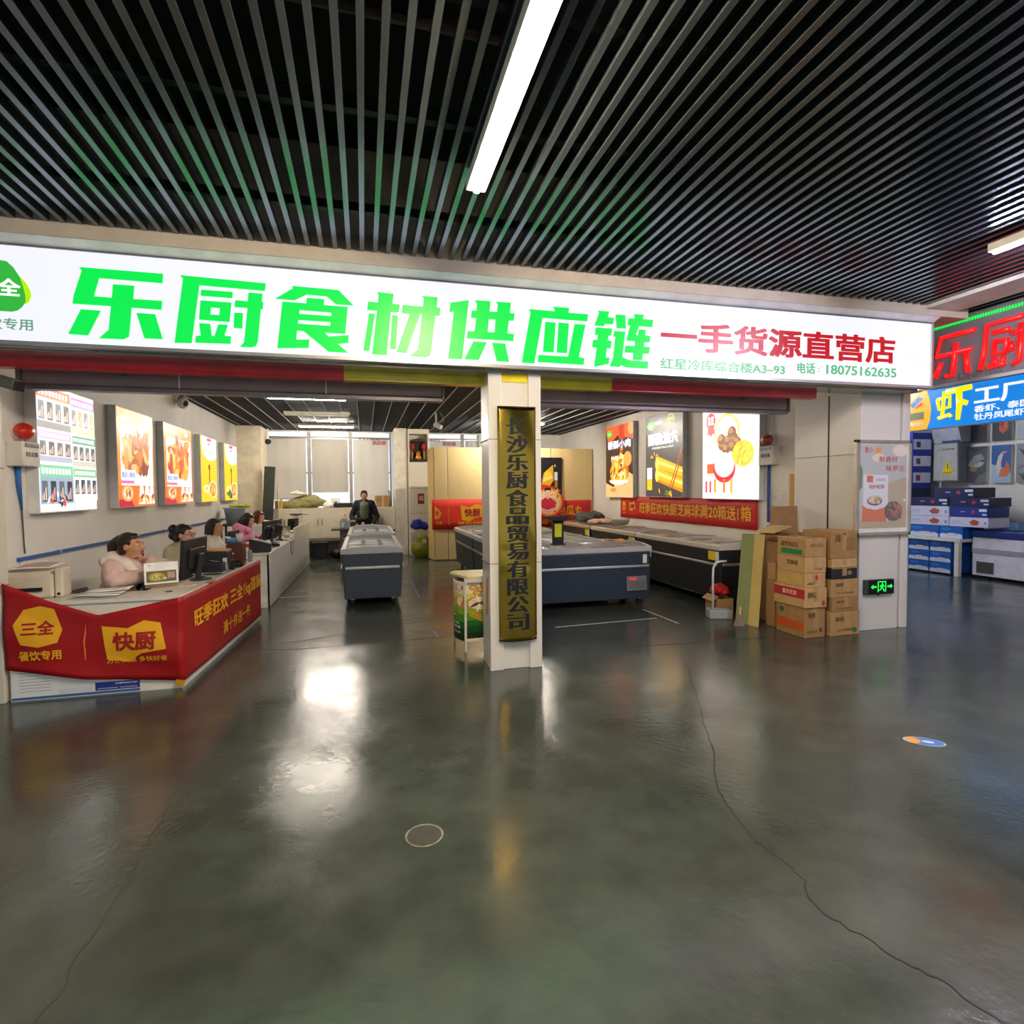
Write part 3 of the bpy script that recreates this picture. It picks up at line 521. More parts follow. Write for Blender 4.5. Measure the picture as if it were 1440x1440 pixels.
def art_meat(a, t):
    a.R(0, 1, 0, 1, '#3a2018'); a.P([(0, 1), (1, 1), (1, .78), (.45, .86), (.1, .74)], '#f0602a'); a.R(.5, .7, .8, 1, '#c83a10'); a.O(.93, .93, .1, .09, '#ff9a58'); leaf(a, t, .14, .9, 1.1)
    a.P([(0, 0), (1, 0), (1, .3), (.86, .34), (.3, .14), (0, .2)], '#f8b478'); a.T('香酥小肉', .08, .92, .68, .79, '#f4ecff', t, .04); a.T('外酥', .2, .5, .5, .58, '#fff0e0', t)
    a.food(.5, .36, .3, .2, 46, FRY + ['#ffd890'], .06, .13); a.food(.6, .56, .07, .1, 8, FRY, .05, .1); a.O(.82, .52, .14, .1, '#f0a050'); a.O(.5, .24, .36, .07, '#fff0d8', t0=3.2, t1=6.2); a.O(.3, .1, .12, .03, '#e88a3a')
def art_youtiao(a, t):
    a.R(0, 1, 0, 1, '#3b3a3e'); leaf(a, t, .15, .88, 1.25); a.T('餐饮专用', .26, .46, .88, .92, '#f4f4f4', t); a.O(.7, .92, .1, .06, '#b8a018'); a.O(.7, .92, .075, .045, '#3b3a3e'); a.T('金牌', .64, .76, .9, .94, '#d8c020', t)
    a.T('酥脆油条', .08, .9, .635, .775, '#fafaff', t, .05); a.T('外酥里嫩 空心大油条', .18, .78, .585, .61, '#f0f0f0', t)
    for v0, dv in ((.36, 0), (.22, 0)):
        a.P([(.3, v0 + .1), (.36, v0 + .13), (1, v0 - .02), (1, v0 - .17), (.32, v0 - .03)], '#ffb61c'); a.P([(.34, v0 + .09), (1, v0 - .05), (1, v0 - .08), (.33, v0 + .05)], '#ffe070'); a.P([(.32, v0), (1, v0 - .13), (1, v0 - .17), (.32, v0 - .03)], '#e88a10'); a.O(.33, v0 + .04, .05, .08, '#ffd858')
    a.P([(.66, .1), (.69, .1), (1, .56), (.98, .58)], '#a85a28'); a.P([(.72, .1), (.75, .1), (1, .48), (1, .52)], '#8a4418')
    a.R(.04, .19, .08, .22, '#ffc020'); a.R(.04, .19, .22, .36, '#f4f2ff'); a.food(.25, .5, .1, .04, 5, ['#ffb820'], .02, .04); a.food(.5, .05, .3, .03, 8, ['#ffb820', '#6a7a30'], .03, .05)
def art_dimsum(a, t):
    a.R(0, 1, 0, 1, '#fdf7dc'); a.R(0, 1, 0, .16, '#f4fff0'); leaf(a, t, .12, .955, .8); a.P([(.5, .9), (.88, .93), (.88, .965), (.5, .94)], '#f0682c'); a.T('手工点心 匠心好味', .53, .85, .917, .945, '#ffffff', t)
    a.O(.16, .8, .09, .085, '#c8102e'); a.P([(.1, .74), (.22, .74), (.25, .65), (.2, .67), (.16, .64), (.13, .67), (.09, .65)], '#c8102e'); a.T('年度\n爆品', .1, .22, .76, .85, '#ffe8e0', t)
    a.O(.46, .66, .23, .19, '#f6c84a'); a.O(.46, .655, .2, .17, '#f8f8f4'); a.O(.22, .42, .17, .13, '#e9ecf2'); a.R(.09, .36, .26, .36, '#ee5a24')
    for u, v in ((.38, .54), (.48, .58), (.58, .6), (.55, .66), (.64, .55), (.45, .5), (.56, .52), (.36, .6)): a.O(u, v, .075, .055, '#7a4620'); a.O(u - .02, v + .015, .045, .03, '#b5783c')
    a.O(.74, .42, .19, .135, '#e8d8c8'); a.O(.74, .44, .18, .125, '#ffc800'); a.food(.74, .44, .14, .09, 34, ['#ffdc30', '#f4b000', '#ffe878'], .02, .05)
    a.O(.42, .3, .2, .14, '#d81838'); a.O(.42, .34, .18, .125, '#f6f2ec')
    for i in range(6): a.O(.42, .34, .16, .115, '#ffb81c', 6, 0, i * 1.047, i * 1.047 + .5)
    for u, c_ in ((.08, '#e05070'), (.25, '#f0a020'), (.42, '#e87818'), (.16, '#e05070'), (.55, '#f4b030')): a.R(u - .02, u + .02, .06, .2 if u > .2 else .18, c_)
lightbox('dark lit poster of fried meat pieces, farthest on the right wall', 1, 10.71, 12.05, 1.45, 3.02, art_meat)
lightbox('black lit poster of golden fried dough sticks on the right wall', 1, 8.82, 10.15, 1.475, 3.02, art_youtiao)
lightbox('cream lit poster of dim sum and nuts, nearest on the right wall', 1, 6.84, 8.21, 1.46, 3.0, art_dimsum)

def banner(name, lb, fn, grp=None):
    t = thing(name, lb, 'banner', fn(.5, 0), group=grp); return t
# right wall banner
t = thing('wall_banner', 'long red banner with yellow Chinese lettering on the right wall', 'banner', (5.48, 9.2, 1.01))
f = lambda u, v, q=0: V((5.475 - .01 * math.sin(u * 5) - .004 * math.sin(u * 13 + v * 7) - q, -u, v))
B().sheet(lambda a, c: f(-11.45 + 4.5 * a, 1.01 + .45 * c), 60, 4, RED, .002).build('cloth', t, True)
text('lettering', '旺季狂欢快厨芝麻球满20箱送1箱', (-10.55, -7.08, 1.13, 1.35), lambda u, v, q=0: f(u, v, q + .006), GOLDTXT, t, .018, 0, .05)
def yblob(par, pts, fn, m=GOLDTXT, name='logo'):
    me = B().poly([(u, v, 0) for u, v in pts], m).mesh(name); fine(me, .04)
    return place(name, me, lambda u, v, q=0: fn(u, v, .005), m, par)
HEX = [(-.5, .15), (-.3, .62), (.05, .72), (.34, .6), (.5, -.1), (.4, -.5), (0, -.62), (-.36, -.5)]
RIB = [(-.5, .3), (-.1, .24), (.15, .36), (.4, .3), (.5, -.16), (.1, -.22), (-.12, -.36), (-.44, -.3)]
def logo(par, fn, u, v, s, kind, txt):
    P_ = HEX if kind else RIB
    l = yblob(par, [(u + x * s, v + y * s * (.75 if kind else 1)) for x, y in P_], fn)
    text('logo_lettering', txt, (u - s * .33, u + s * .33, v - s * .15, v + s * .17), lambda a, b_, q=0: fn(a, b_, q + .009), M('#a81818', .6, var=0), l, .03, 0, .04)
logo(t, f, -11.25, 1.25, .2, 1, '三全'); logo(t, f, -10.85, 1.26, .28, 0, '快厨')
text('small_lettering', '餐饮专用', (-11.33, -11.16, 1.09, 1.13), lambda u, v, q=0: f(u, v, q + .006), GOLDTXT, t, .02, 0, .05)

# ---------------------------------------------------------------- chest freezers
def freezer(lb, loc, rz, L, W=.84, H=.84, pal=None, grille=None, body='#323944', lids=2, stock=True, tint='#d9c9b4', rim='#c2c3c2', tilt=0.):
    t = thing('chest_freezer', lb, 'freezer', loc, rz, 'sliding-glass chest freezers'); l, w = L / 2, W / 2; m = M(body, .42, var=.12, sc=20)
    b = B(); b.prism([(-w + .035, .1), (w - .035, .1), (w, H - .1), (-w, H - .1)], lambda u, v, q: V((u, -l + q, v)), L, m); b.build('body', t, bevel=.015)
    R_ = M(rim, .38, var=.05); e = .06; z0, z1 = H - .1, H - .03
    b = B()
    for s_ in (-1, 1): b.prism([(s_ * (w + .012), z0), (s_ * (w + .012), z1 - .01), (s_ * (w - .01), z1), (s_ * (w - e), z1), (s_ * (w - e), z0)], lambda u, v, q: V((u, -l - .01 + q, v)), L + .02, R_)
    for s_ in (-1, 1):
        N = 10; top = lambda x: z1 + .035 * (1 - (x / w) ** 2)
        pts = [(-w, z0), (w, z0)] + [(w - 2 * w * i / N, top(w - 2 * w * i / N)) for i in range(N + 1)]
        b.prism(pts, lambda u, v, q: V((u, s_ * (l + .012) - s_ * q, v)), e, R_)
    b.build('rim', t, bevel=.006)
    B().box(-w + .09, w - .09, -l + .05, l - .05, .14, H - .25, M('#e4e6e6', .5)).build('liner', t)
    zg = lambda x: H - .022 + .035 * (1 - (x / w) ** 2); n = lids
    for k in range(n):
        y0, y1 = -l + e + (L - 2 * e) * k / n, -l + e + (L - 2 * e) * (k + 1) / n; up = .008 * (k % 2)
        g = B().sheet(lambda u, v: (-w + e + (W - 2 * e) * u, y0 + (y1 - y0 + .03) * v - .015 * (k > 0), zg(-w + e + (W - 2 * e) * u) + up - .012), 10, 1, GLASS, .004).build('glass_lid', t, True)
        b = B()
        for y in (y0 + .01, y1 - .01): b.sheet(lambda u, v: (-w + e + (W - 2 * e) * u, y - .011 + .022 * v, zg(-w + e + (W - 2 * e) * u) + up), 10, 1, ALU, .012)
        b.build('lid_frame', g)
    if stock:
        b = B(); rr = random.Random(int(L * 1000 + loc[1] * 10))
        for i in range(int(L / .22)):
            for j in range(3):
                c = rr.choice(pal or [tint, '#e8e2d6', '#d8c8b0', '#f0eee8', '#c88a70', '#b8c4d0']); h = rr.uniform(.1, .16)
                b.obox((-w + .16 + j * (W - .3) / 2.05, -l + .16 + i * .22, H - .14), (.2, .19, h), rot(rr.uniform(-.15, .15), rr.uniform(-.1, .1)), M(c, .5, var=.15, sc=30))
        o = b.build('frozen_packages', t, bevel=.01); o['kind'] = 'stuff'
    for s_ in (-1, 1):
        B().obox((s_ * (w + .004), 0, H - .3), (.022, L - .06, .035), None, ALU).build('side_rail', t, bevel=.006)
        B().obox((0, s_ * (l + .008), H - .3), (W - .1, .024, .04), None, ALU).build('grip_bar', t, bevel=.008)
    for x in (-1, 1):
        for y in (-1, 1):
            B().cone((x * (w - .14) - .02, y * (l - .1), .045), (x * (w - .14) + .02, y * (l - .1), .045), .045, .045, RUBBER, 14).box(x * (w - .14) - .03, x * (w - .14) + .03, y * (l - .1) - .03, y * (l - .1) + .03, .08, .12, STEEL).build('caster', t)
    if grille:
        y = grille
        g = B().obox((w - .012, y, .32), (.03, .3, .2), rot(0, -.05), M('#8e9296', .4, .5)).build('grille', t, bevel=.006)
        b = B()
        for k in range(7): b.obox((w + .004, y, .245 + k * .017), (.008, .26, .006), rot(0, -.05), M('#5c6064', .5))
        b.build('louvres', g); B().obox((w + .009, y - .06, .385), (.006, .1, .03), rot(0, -.05), E('#ff3030', .8)).build('display', g)
    return t
freezer('dark chest freezer nearest the viewer beside the long white counter', (.1, 9.38, 0), 0, 2.36, .85, .84, pal=['#f2efe8', '#e8e6e2', '#efe6d4', '#dfe4ea'], tint='#efe6d4', body='#3a4450')
freezer('dark chest freezer butted behind the one beside the white counter', (.12, 11.76, 0), 0, 2.3, .85, .87, pal=['#f2efe8', '#e8e6e2', '#dfe4ea', '#d8dce2'], tint='#dfe4ea', body='#3a4450')
fb = freezer('wide blue-black freezer behind the gold-plaque pillar, black price stand on it', (2.84, 7.46, 0), -math.pi / 2, 1.98, .82, .86, pal=['#eef0f2', '#e2e4e8', '#d8dce0', '#f0ece4'], grille=.78, tint='#d8dce0', body='#2e3a4c', lids=2)
for i, (x, y, lb) in enumerate(((2.3, 8.95, 'island freezer in the left row behind the wide front freezer'), (2.3, 11.03, 'island freezer in the left row nearest the beige partition'), (3.2, 8.95, 'island freezer in the right row behind the wide front freezer'), (3.2, 11.03, 'island freezer in the right row nearest the beige partition'))):
    freezer(lb, (x, y, 0), math.pi, 2.0, .86, .86, tint='#c8ccd4', body='#3a3f46')
freezer('black chest freezer at the near end of the right wall row', (5.03, 7.83, 0), math.pi, 2.4, .82, .88, tint='#b08a78', body='#24272c', rim='#d6cfc2')
freezer('black chest freezer in the middle of the right wall row', (5.03, 10.08, 0), math.pi, 1.98, .82, .88, tint='#c89a84', body='#2a2826', rim='#d0c6b4')
freezer('black chest freezer at the far end of the right wall row', (5.03, 11.99, 0), math.pi, 1.66, .82, .88, tint='#b08a78', body='#2a2826', rim='#b89a7c')
for x, y, z, lb in ((4.62, 6.78, .7, 'yellow price tag on the near end of the right wall freezers'), (4.62, 9.22, .7, 'yellow price tag between the first two right wall freezers'), (4.62, 11.3, .7, 'yellow price tag on the far right wall freezer')):
    t = thing('price_tag', lb, 'price tag', (x, y, z), group='yellow price tags on the wall freezers'); B().box(x - .012, x - .004, y - .08, y + .08, z - .06, z + .06, M('#e8d000', .5)).build('card', t); B().box(x - .011, x - .004, y - .15, y - .082, z - .07, z + .06, WHITE).build('holder', t)
t = thing('paper_tag', 'small white paper tag on the right corner of the wide freezer', 'tag', (3.74, 7.04, .66)); B().box(3.7, 3.76, 7.03, 7.036, .6, .72, PAPER).build('sheet', t)
t = thing('price_stand', 'black T-shaped price stand with yellow label on the wide front freezer', 'price stand', (2.575, 7.35, .87))
B().obox((2.575, 7.35, 1.03), (.16, .03, .33), None, BLACK).build('post', t, bevel=.004); B().prism([(2.39, 1.255), (2.76, 1.255), (2.74, 1.235), (2.62, 1.17), (2.52, 1.17), (2.41, 1.235)], lambda u, v, q: V((u, 7.335 + q, v)), .035, BLACK).build('crossbar', t)
B().box(2.523, 2.623, 7.328, 7.334, .97, 1.15, M('#eef000', .5)).build('label', t); B().box(2.48, 2.67, 7.29, 7.41, .862, .875, BLACK).build('foot', t)
t = thing('leaflet', 'orange leaflet lying on the glass of the wide freezer', 'leaflet', (3.4, 7.45, .87)); B().sheet(lambda u, v: (3.22 + .34 * u + .06 * v, 7.28 + .3 * v - .05 * u, .895 + .012 * math.sin(u * 5 + v * 3) - .004 * v), 10, 8, M('#f0964a', .5, var=.35, sc=9), .001).build('sheet', t, True); B().sheet(lambda u, v: (3.3 + .16 * u, 7.33 + .12 * v, .903 + .012 * math.sin(u * 2.4 + 1.2)), 6, 4, M('#f7d23c', .5), .001).build('print', t, True)
t = thing('tag_loop', 'white paper label on a ring hanging from the island freezer', 'label', (1.87, 8.3, .66)); B().box(1.845, 1.85, 8.2, 8.32, .58, .76, PAPER).build('card', t); B().tube([(1.85, 8.12 + .06 * math.cos(a), .66 + .09 * math.sin(a)) for a in [k * .5236 for k in range(13)]], .006, ALU, 6).build('ring', t)
t = thing('price_tag', 'yellow price tag on the left side of the island freezers', 'price tag', (1.86, 8.9, .7)); B().box(1.852, 1.858, 8.82, 8.96, .6, .76, M('#e8d000', .5)).build('card', t)
blob('clothes', [('e', (5.0, 12.1, .93), (.3, .42, .1)), ('e', (5.05, 11.95, 1.0), (.24, .3, .09)), ('e', (4.95, 12.3, 1.0), (.25, .25, .07)), ('c', (4.78, 11.8, .94), (5.2, 11.7, .94), .06, .05)], M('#4a4a46', .9, var=.35, sc=9, bump=.4), None, zmin=.905, voxel=.02, smooth=3, disp=.05, dsc=7)
tag(bpy.data.objects['clothes'], 'heap of dark folded clothes on the far right wall freezer', 'clothes')
blob('pink_bag', [('e', (4.85, 11.25, .92), (.2, .2, .05)), ('e', (5.0, 11.1, .93), (.14, .2, .06))], M('#d9b09c', .6, var=.2, sc=9), None, zmin=.905, voxel=.015, smooth=2, disp=.04, dsc=11); tag(bpy.data.objects['pink_bag'], 'crumpled pale pink bag in front of the dark clothes', 'bag')
t = thing('plastic_tray', 'pale plastic tray on the middle right wall freezer', 'tray', (5.1, 10.65, .88)); B().lathe([(.15, 0), (.19, .09), (.2, .1), (.185, .1), (.145, .015)], (5.1, 10.65, .9), M('#b9b8ae', .4), 24).build('body', t, True)

# ---------------------------------------------------------------- beige partition with banner and posters
t = thing('partition', 'tall beige board partition across the back of the freezer area', 'partition', (3.4, 13.2, 0)); BG = M('#e2c98f', .6, var=.06, sc=1.5, stretch=(3, 3, .4), bump=.05)
for x0, x1 in ((1.56, 1.86), (1.875, 3.05), (3.065, 4.38), (4.395, 5.46)): B().box(x0, x1, 13.0, 13.06, .02, 2.62, BG).build('panel', t, bevel=.008)
B().prism([(1.47, 13.5), (1.55, 13.0), (1.565, 13.06), (1.49, 13.5)], lambda u, v, q: V((u, v, .02 + q)), 2.59, M('#dcbb78', .6, var=.06)).build('side_panel', t)
B().box(1.56, 5.46, 13.01, 13.05, 0, .03, M('#8a7a58', .6)).build('base_rail', t)
def cloth(u0, u1, v0, v1, Y, k=.006): return lambda u, v, q=0: V((u, Y - k * math.sin(u * 6 + v * 3) - q, v))
t = thing('wall_banner', 'red banner with yellow ribbon logo on the left of the beige partition', 'banner', (2.2, 12.97, .7)); f = cloth(0, 0, 0, 0, 12.98)
B().sheet(lambda a, c: f(1.5 + 1.9 * a, .72 + .7 * c), 30, 4, M('#e8341c', .6, var=.08, sc=3), .002).build('cloth', t, True); logo(t, f, 2.44, 1.1, .56, 0, '快厨')
l = yblob(t, [(1.56, 1.28), (1.66, 1.18), (1.72, 1.1), (1.66, .98), (1.56, .96)], f); text('logo_lettering', '全', (1.57, 1.66, 1.06, 1.16), lambda u, v, q=0: f(u, v, q + .006), M('#a81818', .6), l, .03, 0)
text('small_lettering', '专用', (1.58, 1.72, .84, .91), lambda u, v, q=0: f(u, v, q + .006), GOLDTXT, t, .02, 0, .05); text('small_lettering', '快厨 快乐 多快好省', (2.1, 2.75, .83, .9), lambda u, v, q=0: f(u, v, q + .006), GOLDTXT, t, .02, 0, .05); B().poly([f(1.88, .82, .003), f(1.89, .82, .003), f(1.885, 1.24, .003), f(1.878, 1.24, .003)], GOLDTXT).build('divider', t)
t = thing('wall_banner', 'red banner ending in yellow melon-ball lettering, right of the pillar', 'banner', (4.6, 12.97, .7))
B().sheet(lambda a, c: f(3.5 + 1.92 * a, .72 + .64 * c), 30, 4, RED, .002).build('cloth', t, True); text('lettering', '满十件送地瓜丸', (3.65, 5.2, 1.0, 1.24), lambda u, v, q=0: f(u, v, q + .006), GOLDTXT, t, .02, 0, .05); text('lettering', '送一件', (4.15, 4.6, .8, .92), lambda u, v, q=0: f(u, v, q + .006), GOLDTXT, t, .02, 0, .05)
t = thing('poster', 'black poster of golden dough sticks on the beige partition', 'poster', (4.25, 12.96, 1.4)); a = Art(fXZ(12.955), 3.85, 1.3, .8, 1.1, 0); B().box(3.85, 4.65, 12.957, 12.98, 1.3, 2.4, BLACK).build('board', t)
a.P([(.35, .42), (.42, .66), (.72, .84), (.74, .5), (.6, .36)], '#d8a818'); a.O(.56, .6, .12, .1, '#f0c838'); a.P([(.4, .46), (.7, .54), (.7, .6), (.42, .56)], '#f4d868'); a.R(.76, .86, .5, .68, '#dfe6f4'); a.R(.77, .86, .34, .5, '#b08018'); a.O(.78, .82, .02, .03, '#e8e8e8'); a.done(t)
t = thing('poster', 'red eight-sided sign of person in pink shirt with arms folded', 'poster', (4.3, 12.9, 1.0)); a = Art(fXZ(12.898), 3.9, .98, .78, .78, 0)
B().prism([(3.9, 1.2), (4.12, .98), (4.5, .98), (4.68, 1.18), (4.68, 1.44), (4.42, 1.7), (4.1, 1.76), (3.9, 1.66)], lambda u, v, q: V((u, 12.9 + q, v)), .03, M('#d83428', .5)).build('board', t)
a.O(.5, .45, .44, .42, '#f0b048'); a.O(.5, .45, .37, .36, '#fbe0b0'); a.food(.75, .62, .18, .22, 16, ['#f0c060', '#e86a3a', '#fff0d0'], .03, .08); a.P([(.2, .14), (.22, .46), (.38, .58), (.56, .58), (.72, .46), (.74, .14)], '#d82850'); a.P([(.18, .3), (.47, .2), (.76, .3), (.76, .2), (.47, .08), (.18, .2)], '#f4cab0'); a.P([(.2, .27), (.47, .14), (.74, .27), (.74, .25), (.47, .12), (.2, .25)], '#c89078'); a.R(.42, .52, .54, .66, '#e8b496'); a.O(.47, .74, .1, .12, '#f6cdb4'); a.P([(.36, .76), (.37, .86), (.47, .9), (.57, .86), (.58, .76), (.54, .81), (.42, .81)], '#2a1812'); a.done(t)

# ---------------------------------------------------------------- back wall furniture
CB = M('#e6dcc6', .45, var=.04)
def cabinet(lb, x0, x1, doors=2):
    t = thing('base_cabinet', lb, 'cabinet', ((x0 + x1) / 2, 14.9, .47), group='cream cabinets under the back windows'); B().box(x0, x1, 14.62, 15.36, .47, 1.19, CB).build('carcass', t); B().box(x0, x1, 14.6, 15.37, 1.19, 1.215, M('#ece2cc', .35)).build('top', t)
    for k in range(doors):
        a, c = x0 + (x1 - x0) * k / doors, x0 + (x1 - x0) * (k + 1) / doors; d = B().box(a + .004, c - .004, 14.6, 14.62, .48, 1.18, CB).build('door', t, bevel=.004)
        hx = c - .05 if k == 0 and doors == 2 else a + .05; B().box(hx - .008, hx + .008, 14.575, 14.6, .78, .95, M('#6a6660', .35, .7)).build('handle', d)
for x0, x1, lb in ((-2.35, -1.49, 'cream back cabinet in the corner under the green tarp'), (-1.49, -.63, 'cream back cabinet with two doors left of the standing man'), (-.63, .02, 'cream back cabinet under the flat black case'), (.02, .75, 'cream back cabinet behind the standing man')): cabinet(lb, x0, x1)
t = thing('plinth_shelf', 'long grey-brown shelf carrying the back cabinets', 'shelf', (-.8, 14.9, 0)); B().box(-2.35, .75, 14.58, 15.36, .41, .47, M('#8d8172', .5, var=.1)).build('board', t)
for x in (-2.33, -1.5, -.65, .7): B().box(x, x + .04, 14.62, 15.3, 0, .41, M('#6d655a', .5)).build('leg', t)
blob('tarp_bundle', [('e', (-1.6, 15.05, 1.3), (.5, .2, .12)), ('e', (-1.37, 15.05, 1.4), (.34, .17, .13)), ('e', (-1.17, 15.0, 1.36), (.22, .15, .09)), ('e', (-1.75, 15.05, 1.28), (.32, .18, .12))], M('#8f8658', .85, var=.25, sc=6, bump=.3), None, zmin=1.217, voxel=.02, smooth=2, disp=.05, dsc=5); tag(bpy.data.objects['tarp_bundle'], 'bundle of olive green tarp on the back cabinets', 'tarp')
blob('white_cloth', [('e', (-1.62, 14.98, 1.585), (.17, .1, .05)), ('e', (-1.5, 14.96, 1.59), (.12, .08, .04))], M('#e6dcc8', .8), None, zmin=1.55, voxel=.012, smooth=2, disp=.03, dsc=9); tag(bpy.data.objects['white_cloth'], 'crumpled white cloth on top of the olive tarp', 'cloth')
blob('plastic_bag', [('e', (-.89, 14.79, 1.27), (.1, .1, .07)), ('e', (-.86, 14.8, 1.28), (.08, .09, .08)), ('e', (-.87, 14.8, 1.32), (.07, .06, .06))], M('#ece8e0', .35, var=.08), None, zmin=1.217, voxel=.014, smooth=1, disp=.04, dsc=12); tag(bpy.data.objects['plastic_bag'], 'white plastic bag between the olive tarp and the black case', 'bag')
t = thing('face_box', 'small white box with drawn black face behind the plastic bag', 'box', (-.72, 15.1, 1.215)); B().box(-.83, -.6, 15.09, 15.24, 1.215, 1.45, WHITE).build('body', t, bevel=.01); B().prism([(-.75, 1.37), (-.7, 1.36), (-.66, 1.37), (-.68, 1.33), (-.73, 1.33)], fXZ(15.09), .003, INK).build('face_print', t)
t = thing('black_case', 'flat black case on the back cabinets left of the man', 'case', (-.5, 14.9, 1.215)); B().box(-.75, -.28, 14.78, 15.06, 1.22, 1.335, BLACK).build('body', t, bevel=.02); B().box(-.74, -.29, 14.776, 14.782, 1.27, 1.275, DARK).build('seam', t)
t = thing('level_case', 'small yellow and black tape case beside the olive tarp', 'tape measure', (-2.0, 14.7, 1.217)); B().box(-2.1, -2.06, 14.64, 14.76, 1.217, 1.42, M('#e0b81c', .5)).box(-1.97, -1.93, 14.64, 14.76, 1.217, 1.44, M('#e0b81c', .5)).build('shell', t); B().box(-2.06, -1.97, 14.66, 14.76, 1.217, 1.4, BLACK).build('core', t)
for x0, x1, z0, z1, lb in ((.3, .62, 1.215, 1.36, 'lower of two cardboard boxes behind the man'), (.27, .66, 1.362, 1.51, 'upper of two cardboard boxes behind the man')):
    t = thing('cardboard_box', lb, 'box', ((x0 + x1) / 2, 15, z0), group='cardboard boxes on the back cabinets'); B().box(x0, x1, 14.85, 15.15, z0, z1, KRAFT3).build('body', t, bevel=.006); B().box((x0 + x1) / 2 - .03, (x0 + x1) / 2 + .03, 14.848, 15.152, z0 + .002, z1 + .002, M('#b59a6a', .3)).build('tape', t)
blob('sack', [('e', (.6, 15.25, 1.3), (.07, .08, .1)), ('c', (.6, 15.25, 1.38), (.64, 15.25, 1.62), .06, .025)], M('#b8a8a4', .7), None, zmin=1.217, voxel=.015, smooth=2, disp=.03, dsc=10); tag(bpy.data.objects['sack'], 'pale mauve sack beside the cream column', 'sack')
t = thing('leaning_sheet', 'tall dark glass panel leaning against the corner column', 'panel', (-2.2, 14.45, 0)); B().obox((-2.22, 14.42, 1.12), (.24, .03, 2.22), rot(0, .06, -.03), M('#3a423f', .25)).build('sheet', t, bevel=.004)
t = thing('white_pole', 'thin white pole standing by the back cabinets', 'pole', (-1.98, 14.52, 0)); B().cone((-1.98, 14.52, 0), (-2.0, 14.56, 1.72), .022, .022, M('#e6d8b8', .5), 12).build('rod', t); B().cone((-1.98, 14.52, 0), (-1.98, 14.52, .02), .05, .04, WHITE, 12).build('foot', t)
# shrine cabinet
t = thing('shrine_cabinet', 'tall cream cabinet with red shrine niche near the back column', 'cabinet', (1.34, 15.1, 0)); Y = 14.8
B().box(1.08, 1.62, 15.1, 15.33, 0, 3.18, CB).box(1.08, 1.62, Y, 15.1, 0, 2.35, CB).box(1.08, 1.62, Y, 15.1, 3.06, 3.18, CB).box(1.08, 1.12, Y, 15.1, 2.35, 3.06, CB).box(1.58, 1.62, Y, 15.1, 2.35, 3.06, CB).build('carcass', t)
for z0, z1, nm in ((1.69, 2.33, 'door'), (1.05, 1.67, 'door'), (.83, 1.03, 'drawer'), (.05, .81, 'door')):
    d = B().box(1.1, 1.6, Y - .02, Y, z0, z1, M('#ebe2cf', .4, var=.03)).build(nm, t, bevel=.004); B().ell((1.57 if nm == 'door' else 1.35, Y - .03, z0 + (z1 - z0) * .5), (.012,) * 3, M('#5a5148', .4)).build('knob', d)
B().box(1.12, 1.58, 15.08, 15.1, 2.36, 3.05, M('#cfc9ba', .5)).build('niche_back', t)
t.location.y -= .36
t = thing('shrine', 'red and gold shrine with dark canopy in the cabinet niche', 'shrine', (1.35, 14.95, 2.35)); RD = M('#b01818', .5); GO = M('#c8942a', .35, .6)
B().box(1.17, 1.53, 14.86, 15.06, 2.352, 2.42, M('#2a2624', .5)).build('base', t); B().prism([(1.18, 2.86), (1.22, 2.93), (1.35, 2.95), (1.48, 2.93), (1.52, 2.86)], lambda u, v, q: V((u, 14.86 + q, v)), .2, M('#3a1c18', .5)).build('canopy', t)
for x in (1.2, 1.5): B().ell((x, 14.9, 2.74), (.06, .05, .1), RD).build('lantern', t, True); B().cone((x, 14.9, 2.42), (x, 14.9, 2.64), .02, .02, GO).build('candle_post', t)
B().box(1.22, 1.48, 15.0, 15.04, 2.42, 2.87, M('#2c1a14', .5)).build('back_panel', t); B().lathe([(.07, 0), (.09, .05), (.05, .1), (.06, .16), (.02, .22)], (1.35, 14.92, 2.42), GO, 14).build('idol', t, True); B().box(1.27, 1.43, 14.86, 14.875, 2.42, 2.46, RD).build('plate', t)
t.location.y -= .36
t = thing('red_poster', 'small red paper charm on the shrine cabinet door', 'poster', (1.39, 14.77, 1.29)); B().box(1.31, 1.47, 14.775, 14.779, 1.29, 1.55, M('#a82018', .6)).build('sheet', t); text('lettering', '福', (1.33, 1.45, 1.37, 1.5), fXZ(14.774), M('#e8c8a0', .6), t, .01, 0)
t.location.y -= .36
t = thing('white_carton', 'white storage box under the blue bag beside the partition', 'box', (1.27, 14.25, 0)); B().box(1.1, 1.4, 14.1, 14.4, 0, .62, M('#d9d4c6', .5)).build('body', t, bevel=.01); B().box(1.12, 1.38, 14.096, 14.1, .1, .5, M('#c9c3b4', .5)).build('panel', t)
blob('green_sack', [('e', (1.34, 13.84, .2), (.24, .17, .22)), ('e', (1.36, 13.84, .42), (.15, .12, .14))], M('#8c9020', .6, var=.12, sc=6), None, zmin=0.002, voxel=.018, smooth=2, disp=.03, dsc=5); gs = tag(bpy.data.objects['green_sack'], 'lime green sack slumped on the floor by the partition', 'sack'); B().box(1.34, 1.44, 13.675, 13.68, .36, .46, PAPER).build('label', gs)
blob('blue_bag', [('e', (1.3, 14.2, .76), (.2, .13, .1)), ('e', (1.44, 14.2, .74), (.1, .1, .1)), ('e', (1.26, 14.2, .84), (.12, .12, .06))], M('#1c2a9a', .6, var=.15, sc=6), None, .016, 2, disp=.03, dsc=7); tag(bpy.data.objects['blue_bag'], 'bright blue bag on the white box beside the partition', 'bag')
